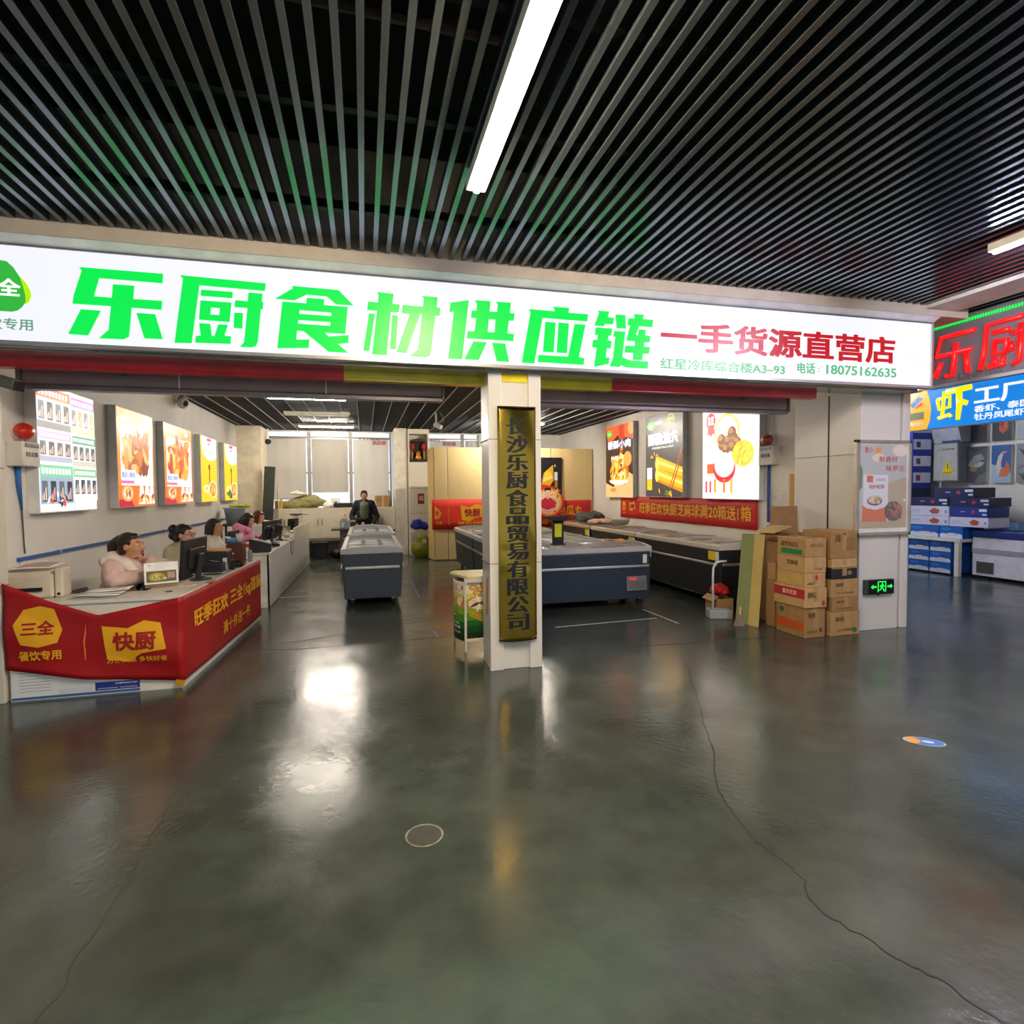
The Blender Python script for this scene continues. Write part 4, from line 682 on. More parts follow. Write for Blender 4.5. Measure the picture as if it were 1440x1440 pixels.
# table, chair, bin
WD = M('#5a463c', .45, var=.15, sc=5)
t = thing('tea_table', 'dark brown table behind the second freezer', 'table', (-.4, 13.9, 0)); B().box(-.75, .2, 13.55, 14.12, .72, .755, WD).build('tabletop', t, bevel=.006); B().box(-.56, -.3, 13.62, 14.12, 0, .72, M('#6b625a', .5)).build('drawer_unit', t); B().box(-.5, -.36, 13.605, 13.62, .52, .535, CHROME).build('handle', t); B().box(.1, .15, 13.6, 14.08, 0, .72, WD).build('leg', t)
t = thing('blue_tub', 'light blue tub of orange snacks on the brown table', 'tub', (-.44, 13.75, .755)); B().box(-.55, -.36, 13.66, 13.84, .755, .95, M('#8ea8c8', .5)).build('body', t, bevel=.01); B().box(-.53, -.46, 13.655, 13.66, .79, .9, WHITE).build('label', t); B().ell((-.46, 13.75, .97), (.07, .06, .04), M('#d88a4a', .6)).build('snacks', t, True)
t = thing('clear_bottle', 'clear bottle standing behind the blue tub', 'bottle', (-.44, 13.92, .755)); B().lathe([(.035, 0), (.035, .2), (.015, .26), (.015, .3)], (-.44, 13.92, .755), M('#d8d4c4', .15, alpha=.7), 14).build('body', t, True); B().cone((-.44, 13.92, 1.055), (-.44, 13.92, 1.08), .018, .018, M('#d87a3a', .5)).build('cap', t)
t = thing('brown_jar', 'dark brown jar beside the blue tub on the table', 'jar', (-.26, 13.7, .755)); B().lathe([(.05, 0), (.06, .02), (.06, .13), (.045, .16)], (-.26, 13.7, .755), M('#3c241a', .35), 16).build('body', t, True); B().cone((-.26, 13.7, .915), (-.26, 13.7, .95), .048, .048, M('#d8b89a', .5)).build('lid', t)
t = thing('glass_cup', 'pale cup on the brown table in front of the man', 'cup', (-.04, 13.68, .755)); B().lathe([(.03, 0), (.04, .14), (.035, .14), (.026, .01)], (-.04, 13.68, .755), M('#b8c0b0', .15, alpha=.75), 16).build('body', t, True)
def chair(lb, x, y, rz, col='#1b1c20'):
    t = thing('office_chair', lb, 'chair', (x, y, 0), rz, 'black office chairs of the shop'); m = M(col, .7, bump=.1)
    B().obox((0, 0, .375), (.44, .44, .07), None, m).build('seat', t, bevel=.025); B().sheet(lambda u, v: (-.225 - .03 * (1 - (2 * u - 1) ** 2) - .05 * v, -.2 + .4 * u, .46 + .27 * v), 8, 6, m, .035).build('backrest', t, True); B().tube([(-.1, 0, .335), (-.27, 0, .36), (-.32, 0, .5), (-.31, 0, .6)], .018, BLACK, 8).build('back_bracket', t); B().cone((0, 0, .08), (0, 0, .345), .025, .03, STEEL).build('post', t)
    for k in range(5): a = k * 1.2566 + .4; q = V((math.cos(a), math.sin(a), 0)) * .26; B().tube([(0, 0, .1), q + V((0, 0, .07))], [.025, .015], BLACK, 8).build('leg', t); B().ell(q + V((0, 0, .03)), (.03, .02, .03), RUBBER).build('caster', t, True)
    return t
chair('black office chair beside the dark brown table at the back', .47, 13.75, math.pi / 2)
t = thing('waste_bin', 'black square waste bin at the end of the white counter', 'bin', (-1.05, 14.35, 0)); B().prism([(-1.2, 0), (-.9, 0), (-.87, .4), (-1.23, .4)], lambda u, v, q: V((u, 14.15 + q, v)), .3, BLACK).build('body', t); B().box(-1.24, -.86, 14.14, 14.46, .39, .41, DARK).build('rim', t)
blob('black_bag', [('e', (-.66, 14.4, .1), (.16, .14, .12)), ('e', (-.54, 14.45, .07), (.12, .1, .08))], M('#1a1a1c', .4), None, zmin=0.002, voxel=.015, smooth=1, disp=.03, dsc=9); tag(bpy.data.objects['black_bag'], 'crumpled black bag on the floor beside the waste bin', 'bag')

# ---------------------------------------------------------------- front desk and what is on it
t = thing('front_desk', 'white L-shaped front desk wrapped in a red banner', 'desk', (-1.8, 6.4, 0)); DW = M('#e4e0d8', .4, var=.04)
pl_ = [(-2.70, 5.17), (-1.478, 5.17), (-1.304, 7.757), (-1.78, 7.79), (-1.86, 5.56), (-2.88, 5.56), (-2.88, 5.28), (-2.70, 5.28)]
B().prism(pl_, lambda u, v, q: V((u, v, .742 + q)), .028, M('#dedad2', .3, var=.05)).build('tabletop', t, bevel=.005)
B().prism([(-2.69, 5.185), (-1.49, 5.185), (-1.49, 5.215), (-2.69, 5.215)], lambda u, v, q: V((u, v, q)), .742, DW).build('front_panel', t)
B().prism([(-1.49, 5.185), (-1.316, 7.745), (-1.346, 7.747), (-1.52, 5.187)], lambda u, v, q: V((u, v, q)), .742, DW).build('side_panel', t); B().prism([(-1.77, 7.75), (-1.316, 7.74), (-1.316, 7.71), (-1.77, 7.72)], lambda u, v, q: V((u, v, q)), .742, DW).build('end_panel', t)
S0 = 1.232
def desk(s, v, q=0):
    if s < S0: y = 5.15 + .012 * math.sin(s * 7 + v * 9) * min(1, s * 4) - .01 * math.sin(v * 14 + s * 3); return V((-2.70 + s, min(y, 5.16) - q, v))
    k = (s - S0) / 2.55; x0, y0, x1, y1 = -1.463, 5.16, -1.292, 7.70; n = V((.9977, -.0667, 0)); p = V((x0 + (x1 - x0) * k, y0 + (y1 - y0) * k, v)); return p + n * (q + .003 * math.sin(s * 4 + v * 8))
def lerp(t_, P_):
    for (a, b), (c, d) in zip(P_, P_[1:]):
        if t_ <= c: return b + (d - b) * (t_ - a) / (c - a)
    return P_[-1][1]
def bz(s, c): lo = lerp(s, [(0, .262), (.52, .146), (1.22, .067), (4, .06)]); hi = lerp(s, [(0, .94), (.3, .78), (.63, .65), (.9, .7), (1.24, .768), (4, .765)]); return lo + (hi - lo) * c
t = thing('desk_banner', 'red promotional banner draped around the white front desk', 'banner', (-1.46, 5.15, .07)); RB = M('#a30409', .55, var=.12, sc=3)
B().sheet(lambda a, c: desk(a * (S0 + 2.55), bz(a * (S0 + 2.55), c)), 130, 14, RB, .002).build('cloth', t, True)
dq = lambda u, v, q=0: desk(u, v, q)
logo(t, dq, .225, .575, .32, 1, '三全'); logo(t, dq, .885, .425, .46, 0, '快厨')
text('small_lettering', '餐饮专用', (.09, .375, .325, .4), lambda u, v, q=0: dq(u, v, q + .006), GOLDTXT, t, .03, 0, .05); text('small_lettering', '方便实惠 多快好省', (.68, 1.12, .255, .3), lambda u, v, q=0: dq(u, v, q + .006), GOLDTXT, t, .015, 0, .05)
B().poly([dq(.53, .3, .004), dq(.537, .3, .004), dq(.545, .59, .004), dq(.525, .45, .004)], M('#e07a28', .6)).build('divider', t)
sy = lambda y: S0 + (y - 5.16) / 2.54 * 2.55
text('lettering', '旺季狂欢 三全1kg混装', (sy(5.4), sy(7.68), .42, .605), lambda u, v, q=0: dq(u, v, q + .006), GOLDTXT, t, .03, 0, .05); text('lettering', '满十件送一件', (sy(6.17), sy(7.15), .19, .32), lambda u, v, q=0: dq(u, v, q + .006), GOLDTXT, t, .02, 0, .05)
B().obox((-1.42, 5.9, .776), (.07, .14, .003), rot(-.066), M('#c89018', .4)).build('tape', t); B().obox((-1.5, 5.156, .05), (.07, .003, .05), rot(0, .3), M('#c89018', .4)).build('tape', t)
t = thing('info_poster', 'white and blue printed notice on the foot of the front desk', 'poster', (-2.25, 5.18, .01)); a = Art(fXZ(5.178), -2.68, .012, .88, .3, 0); B().box(-2.68, -1.8, 5.179, 5.184, .012, .31, M('#d9dde4', .5)).build('sheet', t)
a.R(0, .36, 0, .96, '#e4e8ec'); a.R(.36, .74, .2, .9, '#dfe3ea'); a.R(0, 1, 0, .06, '#2a6ab0'); a.R(.64, 1, .08, .3, '#1c3a94'); a.T('关于做好安全生产的通知', .8, .98, .22, .27, '#e8ecf8', t)
for i in range(9): a.R(.06, .3, .2 + .08 * i, .215 + .08 * i, '#9aa6b4')
a.R(.66, .82, .12, .14, '#e0aab0'); a.R(.84, .98, .12, .14, '#e0aab0'); a.R(.7, .72, .6, .75, '#4a3a5a'); a.done(t)
t = thing('printer', 'cream desktop printer at the left end of the front desk', 'printer', (-2.66, 5.45, .7715), .08); PR = M('#cfc6b4', .5)
B().obox((0, .02, .1), (.36, .2, .2), None, PR).build('body', t, bevel=.02); B().obox((-.02, .02, .21), (.34, .18, .025), rot(0, 0, .08), M('#d8d0c0', .5)).build('top_lid', t, bevel=.008); B().obox((-.02, -.08, .075), (.26, .03, .03), None, BLACK).build('paper_slot', t); B().obox((.215, .02, .12), (.06, .18, .24), None, M('#d8cfbc', .5)).build('side_unit', t, bevel=.015); B().cone((.215, -.07, .03), (.215, -.074, .03), .012, .012, BLACK).build('button', t)
t = thing('paper_sheets', 'loose white sheets on top of the printer', 'paper', (-2.68, 5.47, .975), .08); B().sheet(lambda u, v: (-.16 + .34 * u + .04 * v, -.09 + .18 * v, .03 + .02 * u + .02 * v + .01 * math.sin(u * 4)), 8, 4, M('#ece8e4', .5), .002).build('sheet', t, True)
B().sheet(lambda u, v: (-.1 + .26 * u + .04 * v, -.07 + .14 * v, .038 + .02 * u + .02 * v + .01 * math.sin(u * 4)), 8, 4, M('#b49a94', .5), .001).build('printed_sheet', t, True)
t = thing('paper_pile', 'pile of white order papers on the front desk before the first woman', 'paper', (-2.14, 5.38, .7715), .12)
for i in range(5): B().sheet(lambda u, v: (-.2 + .03 * i + .3 * u, -.1 + .2 * v + .03 * math.sin(i * 2.1), .004 + i * .011 + .01 * math.sin(u * 3 + i) * u), 6, 3, M(['#f2efe8', '#e4e2de', '#f6f3ec', '#dcd8d4', '#f0eee8'][i], .6), .002).build('sheet', t, True)
t = thing('table_sign', 'white tent card with noodle photo on a kraft stand on the front desk', 'table sign', (-1.79, 5.72, .7715), .42); t.scale = (.8, .8, .8)
B().prism([(-.02, 0), (.09, 0), (.09, .02), (.02, .26), (0, .26)], lambda u, v, q: V((-.155 + q, u, v)), .31, M('#8a7048', .7)).build('stand', t); B().obox((0, -.012, .16), (.33, .012, .24), rot(0, 0, -.12), M('#f2f1ef', .35)).build('card', t)
Rm = rot(0, 0, -.12); fc = lambda u, v, q=0: V((0, -.012, .16)) + Rm @ V((u, -.0065 - q, v)); a = Art(fc, -.145, -.1, .29, .125, 0); a.R(0, 1, 0, 1, '#6a5a38'); a.O(.35, .45, .28, .42, '#a89a30'); a.O(.35, .45, .2, .3, '#c8b850'); a.food(.35, .45, .16, .22, 20, ['#d8d080', '#8a8a20', '#f0e8b0', '#5a6018'], .03, .07); a.R(.7, .95, .3, .85, '#b09a80'); a.R(0, 1, 0, .12, '#4a6a30'); a.O(.62, .3, .05, .1, '#e8e0d0'); a.done(t); text('lettering', '三全', (-.135, -.1, .08, .1), lambda u, v, q=0: fc(u, v, q), M('#8a98a0', .6), t, .02, 0)
def monitor(lb, x, y, z, rz, w_=.54, h_=.33, ped=True):
    t = thing('monitor', lb, 'monitor', (x, y, z), rz, 'black computer monitors seen from behind')   # screen faces local -X
    B().obox((.0, 0, .06 + h_ / 2), (.03, w_, h_), rot(0, .06), BLACK).obox((.02, 0, .06 + h_ * .45), (.035, w_ * .6, h_ * .55), rot(0, .06), BLACK).build('housing', t, bevel=.008); B().obox((-.017, 0, .065 + h_ / 2), (.003, w_ - .03, h_ - .03), rot(0, .06), E('#9fb4d0', .55)).build('screen', t)
    B().obox((.05, 0, .14), (.03, .08, .24), rot(0, .15), DARK).build('neck', t, bevel=.008); B().lathe([(.1, 0), (.1, .01), (.05, .022), (.03, .03)], (.06, 0, .0), DARK, 24).build('foot', t); B().obox((.031, .02, .06 + h_ * .52), (.004, .05, .05), rot(0, .06), M('#3a3c40', .4)).build('maker_plate', t)
    return t
monitor('large black monitor seen from behind beside the noodle tent card', -1.62, 6.1, .7715, -.12, .56, .35)
t = thing('keyboard', 'black keyboard under the large front monitor', 'keyboard', (-1.79, 6.12, .7715), 1.45); B().obox((0, 0, .012), (.44, .15, .02), None, BLACK).build('body', t, bevel=.005)
b = B()
for i in range(14):
    for j in range(5): b.obox((-.195 + i * .03, -.054 + j * .027, .025), (.024, .021, .008), None, M('#26272b', .5))
b.build('keys', t)['kind'] = 'stuff'
t = thing('wire_rack', 'black basket with a pale wire handle behind the front monitor', 'basket', (-1.53, 6.48, .7715), .0); B().obox((0, 0, .06), (.18, .16, .11), None, M('#1e2128', .5)).build('body', t, bevel=.01); B().tube([(-.09, -.09, .02), (.1, -.09, .02), (.12, .06, .03), (.1, .085, .1), (-.06, .085, .13)], .005, ALU, 6).build('wire', t)
t = thing('receipt_printer', 'black box printer with cardboard flap in the middle of the front desk', 'printer', (-1.56, 6.74, .7715), .05); B().obox((0, 0, .11), (.26, .3, .22), None, M('#22252c', .45)).build('body', t, bevel=.015); B().obox((0, 0, .228), (.24, .26, .012), rot(0, .08), KRAFT2).build('cardboard', t); B().obox((.1, -.155, .09), (.04, .012, .12), None, M('#cfd4da', .3)).build('side_window', t); B().obox((.14, .06, .05), (.04, .12, .1), None, BLACK).build('paper_tray', t)
t = thing('red_bottle', 'slim red bottle between the front monitor and the black printer', 'bottle', (-1.72, 6.55, .7715)); B().lathe([(.02, 0), (.025, .02), (.025, .15), (.012, .18), (.012, .21)], (-1.72, 6.55, .7715), M('#d83a1c', .4), 12).build('body', t, True); B().cone((-1.72, 6.55, .98), (-1.72, 6.55, 1.0), .014, .014, WHITE).build('cap', t)
t = thing('wooden_bin', 'reddish brown square wooden holder at the far end of the front desk', 'box', (-1.45, 7.13, .7715), .05); B().obox((0, 0, .13), (.18, .22, .26), None, M('#5e3220', .35, var=.15, sc=4, stretch=(4, 4, .5))).build('body', t, bevel=.008); B().obox((0, 0, .258), (.15, .19, .01), None, M('#2c1810', .5)).build('inside', t)
t = thing('blue_pack', 'bright blue packet poking out of the brown wooden holder', 'packet', (-1.49, 7.08, 1.035)); B().obox((-1.49, 7.08, 1.072), (.1, .07, .05), rot(.4, .2), M('#3a8ae0', .4)).build('body', t, bevel=.015); B().obox((-1.52, 7.06, 1.105), (.05, .06, .02), rot(.4, .2), WHITE).build('flap', t)
t = thing('white_cup', 'small white cup standing in the brown wooden holder', 'cup', (-1.42, 7.18, 1.037)); B().lathe([(.03, 0), (.04, .1), (.036, .1), (.028, .01)], (-1.42, 7.18, 1.037), M('#e4dcdc', .5), 16).build('body', t, True)
t = thing('hand_sanitiser', 'clear pump bottle in front of the brown wooden holder', 'bottle', (-1.475, 6.98, .7715)); B().lathe([(.025, 0), (.026, .09), (.012, .11)], (-1.475, 6.98, .7715), M('#c8beb4', .2, alpha=.8), 14).build('body', t, True); B().cone((-1.475, 6.98, .88), (-1.475, 6.98, .93), .008, .008, WHITE).box(-1.485, -1.445, 6.972, 6.988, .92, .935, WHITE).build('pump', t)
t = thing('water_bottle', 'small grey bottle at the end of the front desk', 'bottle', (-1.37, 7.5, .7715)); B().lathe([(.022, 0), (.025, .01), (.025, .12), (.012, .15)], (-1.37, 7.5, .7715), M('#8a929c', .3), 14).build('body', t, True); B().cone((-1.37, 7.5, .92), (-1.37, 7.5, .94), .013, .013, DARK).build('cap', t)
t = thing('tangled_headset', 'black headset and cables beside the box printer', 'headset', (-1.4, 6.99, .7715)); B().tube([(-1.4 + .035 * math.cos(a), 6.955 + .045 * math.sin(a), .79 + .05 * abs(math.sin(a * .5))) for a in [k * .4 for k in range(15)]], .01, BLACK, 6).build('headband', t); B().ell((-1.38, 6.98, .805), (.03, .03, .035), BLACK).build('earpiece', t); B().ell((-1.41, 6.93, .805), (.03, .03, .03), BLACK).build('earpiece', t)
t = thing('flyer', 'small orange and white flyer on the corner of the front desk', 'flyer', (-1.62, 5.8, .7715)); B().obox((-1.6, 5.74, .773), (.16, .08, .003), rot(.5), M('#f0dcd0', .5)).build('sheet', t); B().obox((-1.58, 5.74, .7755), (.06, .06, .002), rot(.5), M('#f0823c', .5)).build('print', t)
t = thing('clip', 'small dark clip lying on the front edge of the desk', 'clip', (-1.64, 5.4, .7715)); B().obox((-1.64, 5.42, .774), (.05, .016, .008), rot(.3), DARK).build('body', t); B().tube([(-1.66, 5.41, .778), (-1.68, 5.405, .784), (-1.67, 5.4, .776)], .002, STEEL, 6).build('lever', t)
# long counter
t = thing('long_counter', 'long white service counter with a raised far end behind the front desk', 'counter', (-1.6, 11.0, 0))
B().prism([(-1.8, 8.47), (-1.3, 8.47), (-1.214, 13.44), (-1.76, 13.44)], lambda u, v, q: V((u, v, .735 + q)), .03, M('#e4dfd4', .3)).build('worktop', t, bevel=.004)
B().prism([(-1.305, 8.49), (-1.219, 13.43), (-1.249, 13.43), (-1.335, 8.49)], lambda u, v, q: V((u, v, .012 + q)), .723, M('#dedad2', .4, var=.03)).build('front_panel', t); B().prism([(-1.79, 8.49), (-1.31, 8.49), (-1.31, 8.52), (-1.79, 8.52)], lambda u, v, q: V((u, v, q)), .735, M('#ebe8e2', .4)).build('end_panel', t)
B().prism([(-1.25, 11.06), (-1.212, 13.44), (-1.242, 13.44), (-1.28, 11.06)], lambda u, v, q: V((u, v, .765 + q)), .19, M('#e4dccb', .4)).build('raised_screen', t)
B().prism([(-1.31, 8.49), (-1.212, 13.43), (-1.24, 13.43), (-1.335, 8.49)], lambda u, v, q: V((u, v, q)), .012, M('#6b6252', .6)).build('kick_strip', t)
monitor('black monitor behind the brown wooden holder at the far end of the front desk', -1.58, 7.62, .7715, -.1, .36, .32); monitor('pair-front black monitor beside the white paper box on the long counter', -1.55, 10.15, .7665, -.25, .5, .32); monitor('black monitor behind the pair-front one on the long counter', -1.5, 10.75, .7665, -.1, .48, .31); monitor('small monitor near the raised end of the long counter', -1.45, 12.55, .7665, -.5, .34, .24)
t = thing('black_speaker', 'black slanted card machine on the near end of the long counter', 'card machine', (-1.46, 8.78, .7665), .1); B().prism([(-.14, 0), (.14, 0), (.14, .12), (-.1, .19), (-.14, .19)], lambda u, v, q: V((u, -.16 + q, v)), .32, M('#1c1e24', .45)).build('body', t, bevel=.01); B().obox((.02, .17, .24), (.02, .1, .2), rot(0, .5), BLACK).build('screen', t, bevel=.006)
t = thing('red_folder', 'red folder lying in front of the woman in pink on the long counter', 'folder', (-1.72, 9.62, .7665), .2); B().obox((0, 0, .03), (.24, .3, .04), None, M('#d8202c', .5)).build('cover', t, bevel=.006); B().obox((0, 0, .058), (.2, .26, .012), rot(.1), M('#d8c8b8', .6)).build('papers', t)
t = thing('paper_bag', 'white paper bag with red print on the long counter', 'bag', (-1.75, 10.4, .7665), -.1); B().prism([(-.1, 0), (.1, 0), (.09, .3), (-.09, .3)], lambda u, v, q: V((u, -.06 + q, v)), .12, M('#f0ece6', .6)).build('body', t); B().prism([(-.05, .05), (.05, .06), (.03, .12), (0, .09), (-.04, .13)], lambda u, v, q: V((u, -.061 - q, v)), .002, M('#d83030', .6)).build('print', t)
t = thing('cable', 'thin dark cable hanging over the front of the long counter', 'cable', (-1.27, 10.6, .7665)); B().tube([(-1.4, 10.5, .784), (-1.3, 10.4, .784), (-1.25, 10.37, .784), (-1.235, 10.35, .76), (-1.24, 10.35, .6), (-1.24, 10.5, .53), (-1.24, 10.66, .6), (-1.235, 10.7, .76), (-1.25, 10.72, .786), (-1.3, 10.75, .784)], .006, M('#5a5650', .6), 6).build('cord', t, True); B().obox((-1.4, 10.5, .784), (.05, .03, .025), None, DARK).build('plug', t)
t = thing('telephone', 'black telephone lying near the monitors on the long counter', 'telephone', (-1.4, 9.45, .7665), .6); B().obox((0, 0, .034), (.16, .18, .04), rot(0, .1), BLACK).build('base', t, bevel=.01); B().tube([(-.05, -.1, .06), (-.05, 0, .075), (-.05, .1, .06)], [.02, .014, .02], BLACK, 8).build('handset', t, True)
t = thing('white_device', 'small white card reader on the long counter by the cable', 'card reader', (-1.42, 11.3, .7665), .3); B().obox((0, 0, .07), (.1, .14, .05), rot(0, .3), M('#e8e0d0', .4)).build('body', t, bevel=.01); B().cone((0, 0, 0), (0, 0, .06), .05, .02, M('#d8d0c0', .4)).build('stand', t)
t = thing('glass_jar', 'clear tank jar on the far part of the long counter', 'jar', (-1.5, 11.75, .7665)); B().box(-1.58, -1.42, 11.66, 11.84, .766, .95, M('#b8bcae', .1, alpha=.45)).build('body', t); B().box(-1.575, -1.425, 11.67, 11.83, .93, .95, M('#4a4e48', .5)).build('lid', t)
t = thing('label_printer', 'dark label printer with paper on the far long counter', 'printer', (-1.68, 11.3, .7665), .1); B().obox((0, 0, .22), (.3, .34, .14), None, M('#2a2c30', .5)).obox((0, 0, .08), (.24, .26, .16), None, M('#d8d2c4', .5)).build('body', t, bevel=.01); B().obox((-.03, .0, .305), (.2, .24, .03), rot(0, .15), M('#c8ccd8', .4)).build('paper', t)
t = thing('brass_scale', 'small metal dish scale on the raised end of the counter', 'scale', (-1.45, 13.1, .7665), 0.); B().obox((0, 0, .16), (.12, .12, .32), None, M('#d8d2c0', .5)).build('column', t); B().lathe([(.02, 0), (.12, .02), (.14, .05), (.13, .05), (.02, .03)], (0, 0, .33), M('#5a5a48', .4, .5), 20).build('dish', t, True); B().tube([(.1, 0, .37), (.2, .05, .35), (.26, .06, .36)], .008, DARK, 6).build('handle', t)
t = thing('blue_bucket', 'grey-blue bucket with lime rag on a stand by the left wall', 'bucket', (-2.6, 12.75, 0)); B().lathe([(.15, 0), (.2, .3), (.22, .31), (.22, .34), (.19, .34), (.14, .02)], (-2.6, 12.75, .97), M('#a9b8c8', .5), 24).build('body', t, True)
B().box(-2.85, -2.35, 12.5, 13.0, .93, .97, M('#4a4f56', .5)).build('stand_top', t)
for x, y in ((-2.82, 12.53), (-2.38, 12.53), (-2.82, 12.97), (-2.38, 12.97)): B().box(x - .02, x + .02, y - .02, y + .02, 0, .93, M('#4a4f56', .5)).build('stand_leg', t)
blob('lime_rag', [('e', (-2.53, 12.7, 1.34), (.16, .17, .022)), ('e', (-2.34, 12.62, 1.335), (.06, .06, .025))], M('#b4c828', .8), None, .014, 2, disp=.02, dsc=9); tag(bpy.data.objects['lime_rag'], 'lime green rag draped over the grey-blue bucket', 'rag')
# left wall fittings
def alarm(side, lb1, lb2, y, zd, zb, box):
    s = -1 if side < 0 else 1; X = -2.9 if side < 0 else 5.5
    t = thing('alarm_lamp', lb1, 'alarm', (X, y, zd)); B().cone((X, y, zd - .0), (X - s * .05, y, zd), .07, .07, M('#d8cfc8', .4), 20).build('base', t); B().ell((X - s * .07, y, zd), (.07, .1, .075), M('#c8281c' if side < 0 else '#b0442c', .15, coat=.8)).build('lens', t, True)
    t = thing('alarm_box', lb2, 'control box', (X, y, zb)); y0, y1, z0, z1 = box; B().box(X, X - s * .12, y0, y1, z0, z1, M('#d6d2ca', .4)).build('housing', t, bevel=.008)
    f_ = fPX(X + .12) if side < 0 else fMX(X - .12); g = (lambda u: u) if side < 0 else (lambda u: -u); u0, u1 = sorted((g(y0), g(y1))); h = z1 - z0; w_ = u1 - u0
    B().prism([(u0 + w_ * .15, z0 + h * .78), (u1 - w_ * .1, z0 + h * .78), (u1 - w_ * .1, z1 - h * .06), (u0 + w_ * .15, z1 - h * .06)], f_, .006, M('#5a5660' if side < 0 else '#4a7a86', .4)).build('display', t)
    b = B()
    for k in range(4): b.prism([(u0 + w_ * (.2 + .17 * k), z0 + h * .4), (u0 + w_ * (.32 + .17 * k), z0 + h * .4), (u0 + w_ * (.32 + .17 * k), z0 + h * .58), (u0 + w_ * (.2 + .17 * k), z0 + h * .58)], f_, .005, M(['#a05030', '#8a8884', '#7a7874', '#504e4c'][k], .5))
    b.build('buttons', t)
alarm(-1, 'red alarm dome on the left wall by the pillar', 'white control box below the red alarm dome on the left wall', 5.8, 2.163, 1.95, (5.66, 5.93, 1.86, 2.07)); alarm(1, 'rust-red alarm dome on the right wall above a control box', 'pale control box with teal display on the right wall', 6.71, 2.291, 2.05, (6.55, 6.82, 1.94, 2.2))
t = thing('cable_duct', 'long blue cable duct along the left wall', 'conduit', (-2.88, 9, 1.05)); B().box(-2.9, -2.872, 5.75, 14.5, 1.042, 1.072, M('#2a5aa0', .5, var=.1)).build('duct', t)
for k in range(6): B().box(-2.902, -2.864, 6.4 + k * 1.5, 6.43 + k * 1.5, 1.038, 1.076, M('#8fa0b4', .4)).build('clip', t)
t = thing('cable_duct', 'short blue cable dropping from the left control box', 'conduit', (-2.88, 5.76, 1.4)); B().tube([(-2.88, 5.78, 1.87), (-2.88, 5.79, 1.7), (-2.885, 5.83, 1.48)], [.025, .02, .008], M('#2a6ab0', .5), 8).build('cable', t, True); B().tube([(-2.885, 5.83, 1.48), (-2.885, 5.84, 1.2), (-2.885, 5.85, 1.1)], .006, M('#4a4a4c', .6), 6).build('wire', t)
for y, z, lb in ((5.9, 1.46, 'white switch plate under the left control box'), (5.86, 1.0, 'white socket plate low on the left wall by the pillar')):
    t = thing('switch_plate', lb, 'switch', (-2.9, y, z)); B().box(-2.9, -2.888, y - .06, y + .06, z - .045, z + .045, WHITE).build('plate', t, bevel=.003); B().box(-2.889, -2.884, y - .025, y + .025, z - .03, z + .03, M('#dcd8d0', .4)).build('rocker', t)
t = thing('dome_camera', 'white dome camera high on the left wall', 'camera', (-2.9, 10.15, 3.1)); B().box(-2.9, -2.84, 10.05, 10.25, 3.08, 3.18, WHITE).build('bracket', t, bevel=.01); B().ell((-2.79, 10.15, 3.07), (.09, .11, .1), M('#d8d4cc', .3)).build('shell', t, True); B().ell((-2.745, 10.1, 3.05), (.05, .05, .05), M('#3a3c40', .1)).build('lens', t, True)
t = thing('dome_camera', 'small black dome camera by the corner window', 'camera', (-2.3, 15.2, 3.0)); B().cone((-2.3, 15.2, 3.2), (-2.3, 15.2, 2.92), .02, .03, WHITE).build('stem', t); B().ell((-2.3, 15.2, 2.88), (.08, .08, .07), BLACK).build('dome', t, True)
t = thing('bullet_camera', 'grey bullet camera on the left pillar under the sign', 'camera', (-2.7, 5.1, 2.48)); B().obox((-2.55, 5.0, 2.45), (.24, .09, .08), rot(-.35, .3), M('#6a6862', .4, .3)).build('body', t, bevel=.015); B().obox((-2.445, 4.965, 2.415), (.03, .08, .07), rot(-.35, .3), BLACK).build('lens_face', t, bevel=.006); B().tube([(-2.72, 5.15, 2.5), (-2.66, 5.06, 2.49), (-2.6, 5.02, 2.47)], .02, M('#8a867e', .4), 8).build('arm', t)
t = thing('hanging_camera', 'white camera hanging from the inner ceiling', 'camera', (1.43, 11.5, 3.2)); B().cone((1.43, 11.5, 3.25), (1.44, 11.5, 2.98), .018, .018, WHITE).build('drop_rod', t); B().obox((1.47, 11.47, 2.93), (.16, .14, .09), rot(-.5, .5), WHITE).build('body', t, bevel=.015); B().tube([(1.44, 11.5, 3.0), (1.6, 11.5, 3.04), (1.56, 11.5, 3.15), (1.5, 11.5, 3.22)], .006, M('#b8b8b4', .5), 6).build('wire', t)
# right wall fittings
t = thing('wall_notice', 'white paper notice beside the blue pipe on the right wall', 'notice', (5.49, 6.55, 1.62)); B().box(5.49, 5.496, 6.36, 6.7, 1.6, 1.82, PAPER).build('sheet', t)
t = thing('switch_plate', 'white double switch under the paper notice on the right wall', 'switch', (5.5, 6.55, 1.5)); B().box(5.488, 5.5, 6.47, 6.66, 1.46, 1.54, WHITE).build('plate', t, bevel=.003); B().box(5.484, 5.489, 6.49, 6.55, 1.475, 1.525, M('#dcd8d0', .4)).build('rocker', t); B().box(5.484, 5.489, 6.58, 6.64, 1.475, 1.525, M('#dcd8d0', .4)).build('rocker', t)
t = thing('blue_pipe', 'vertical blue conduit below the right control box', 'conduit', (5.48, 6.72, 1.0)); B().cone((5.477, 6.73, .95), (5.477, 6.73, 1.94), .02, .02, M('#2a4fa8', .5), 10).build('pipe', t); B().cone((5.475, 6.73, 1.1), (5.475, 6.73, 1.14), .028, .028, WHITE, 10).build('clip', t)
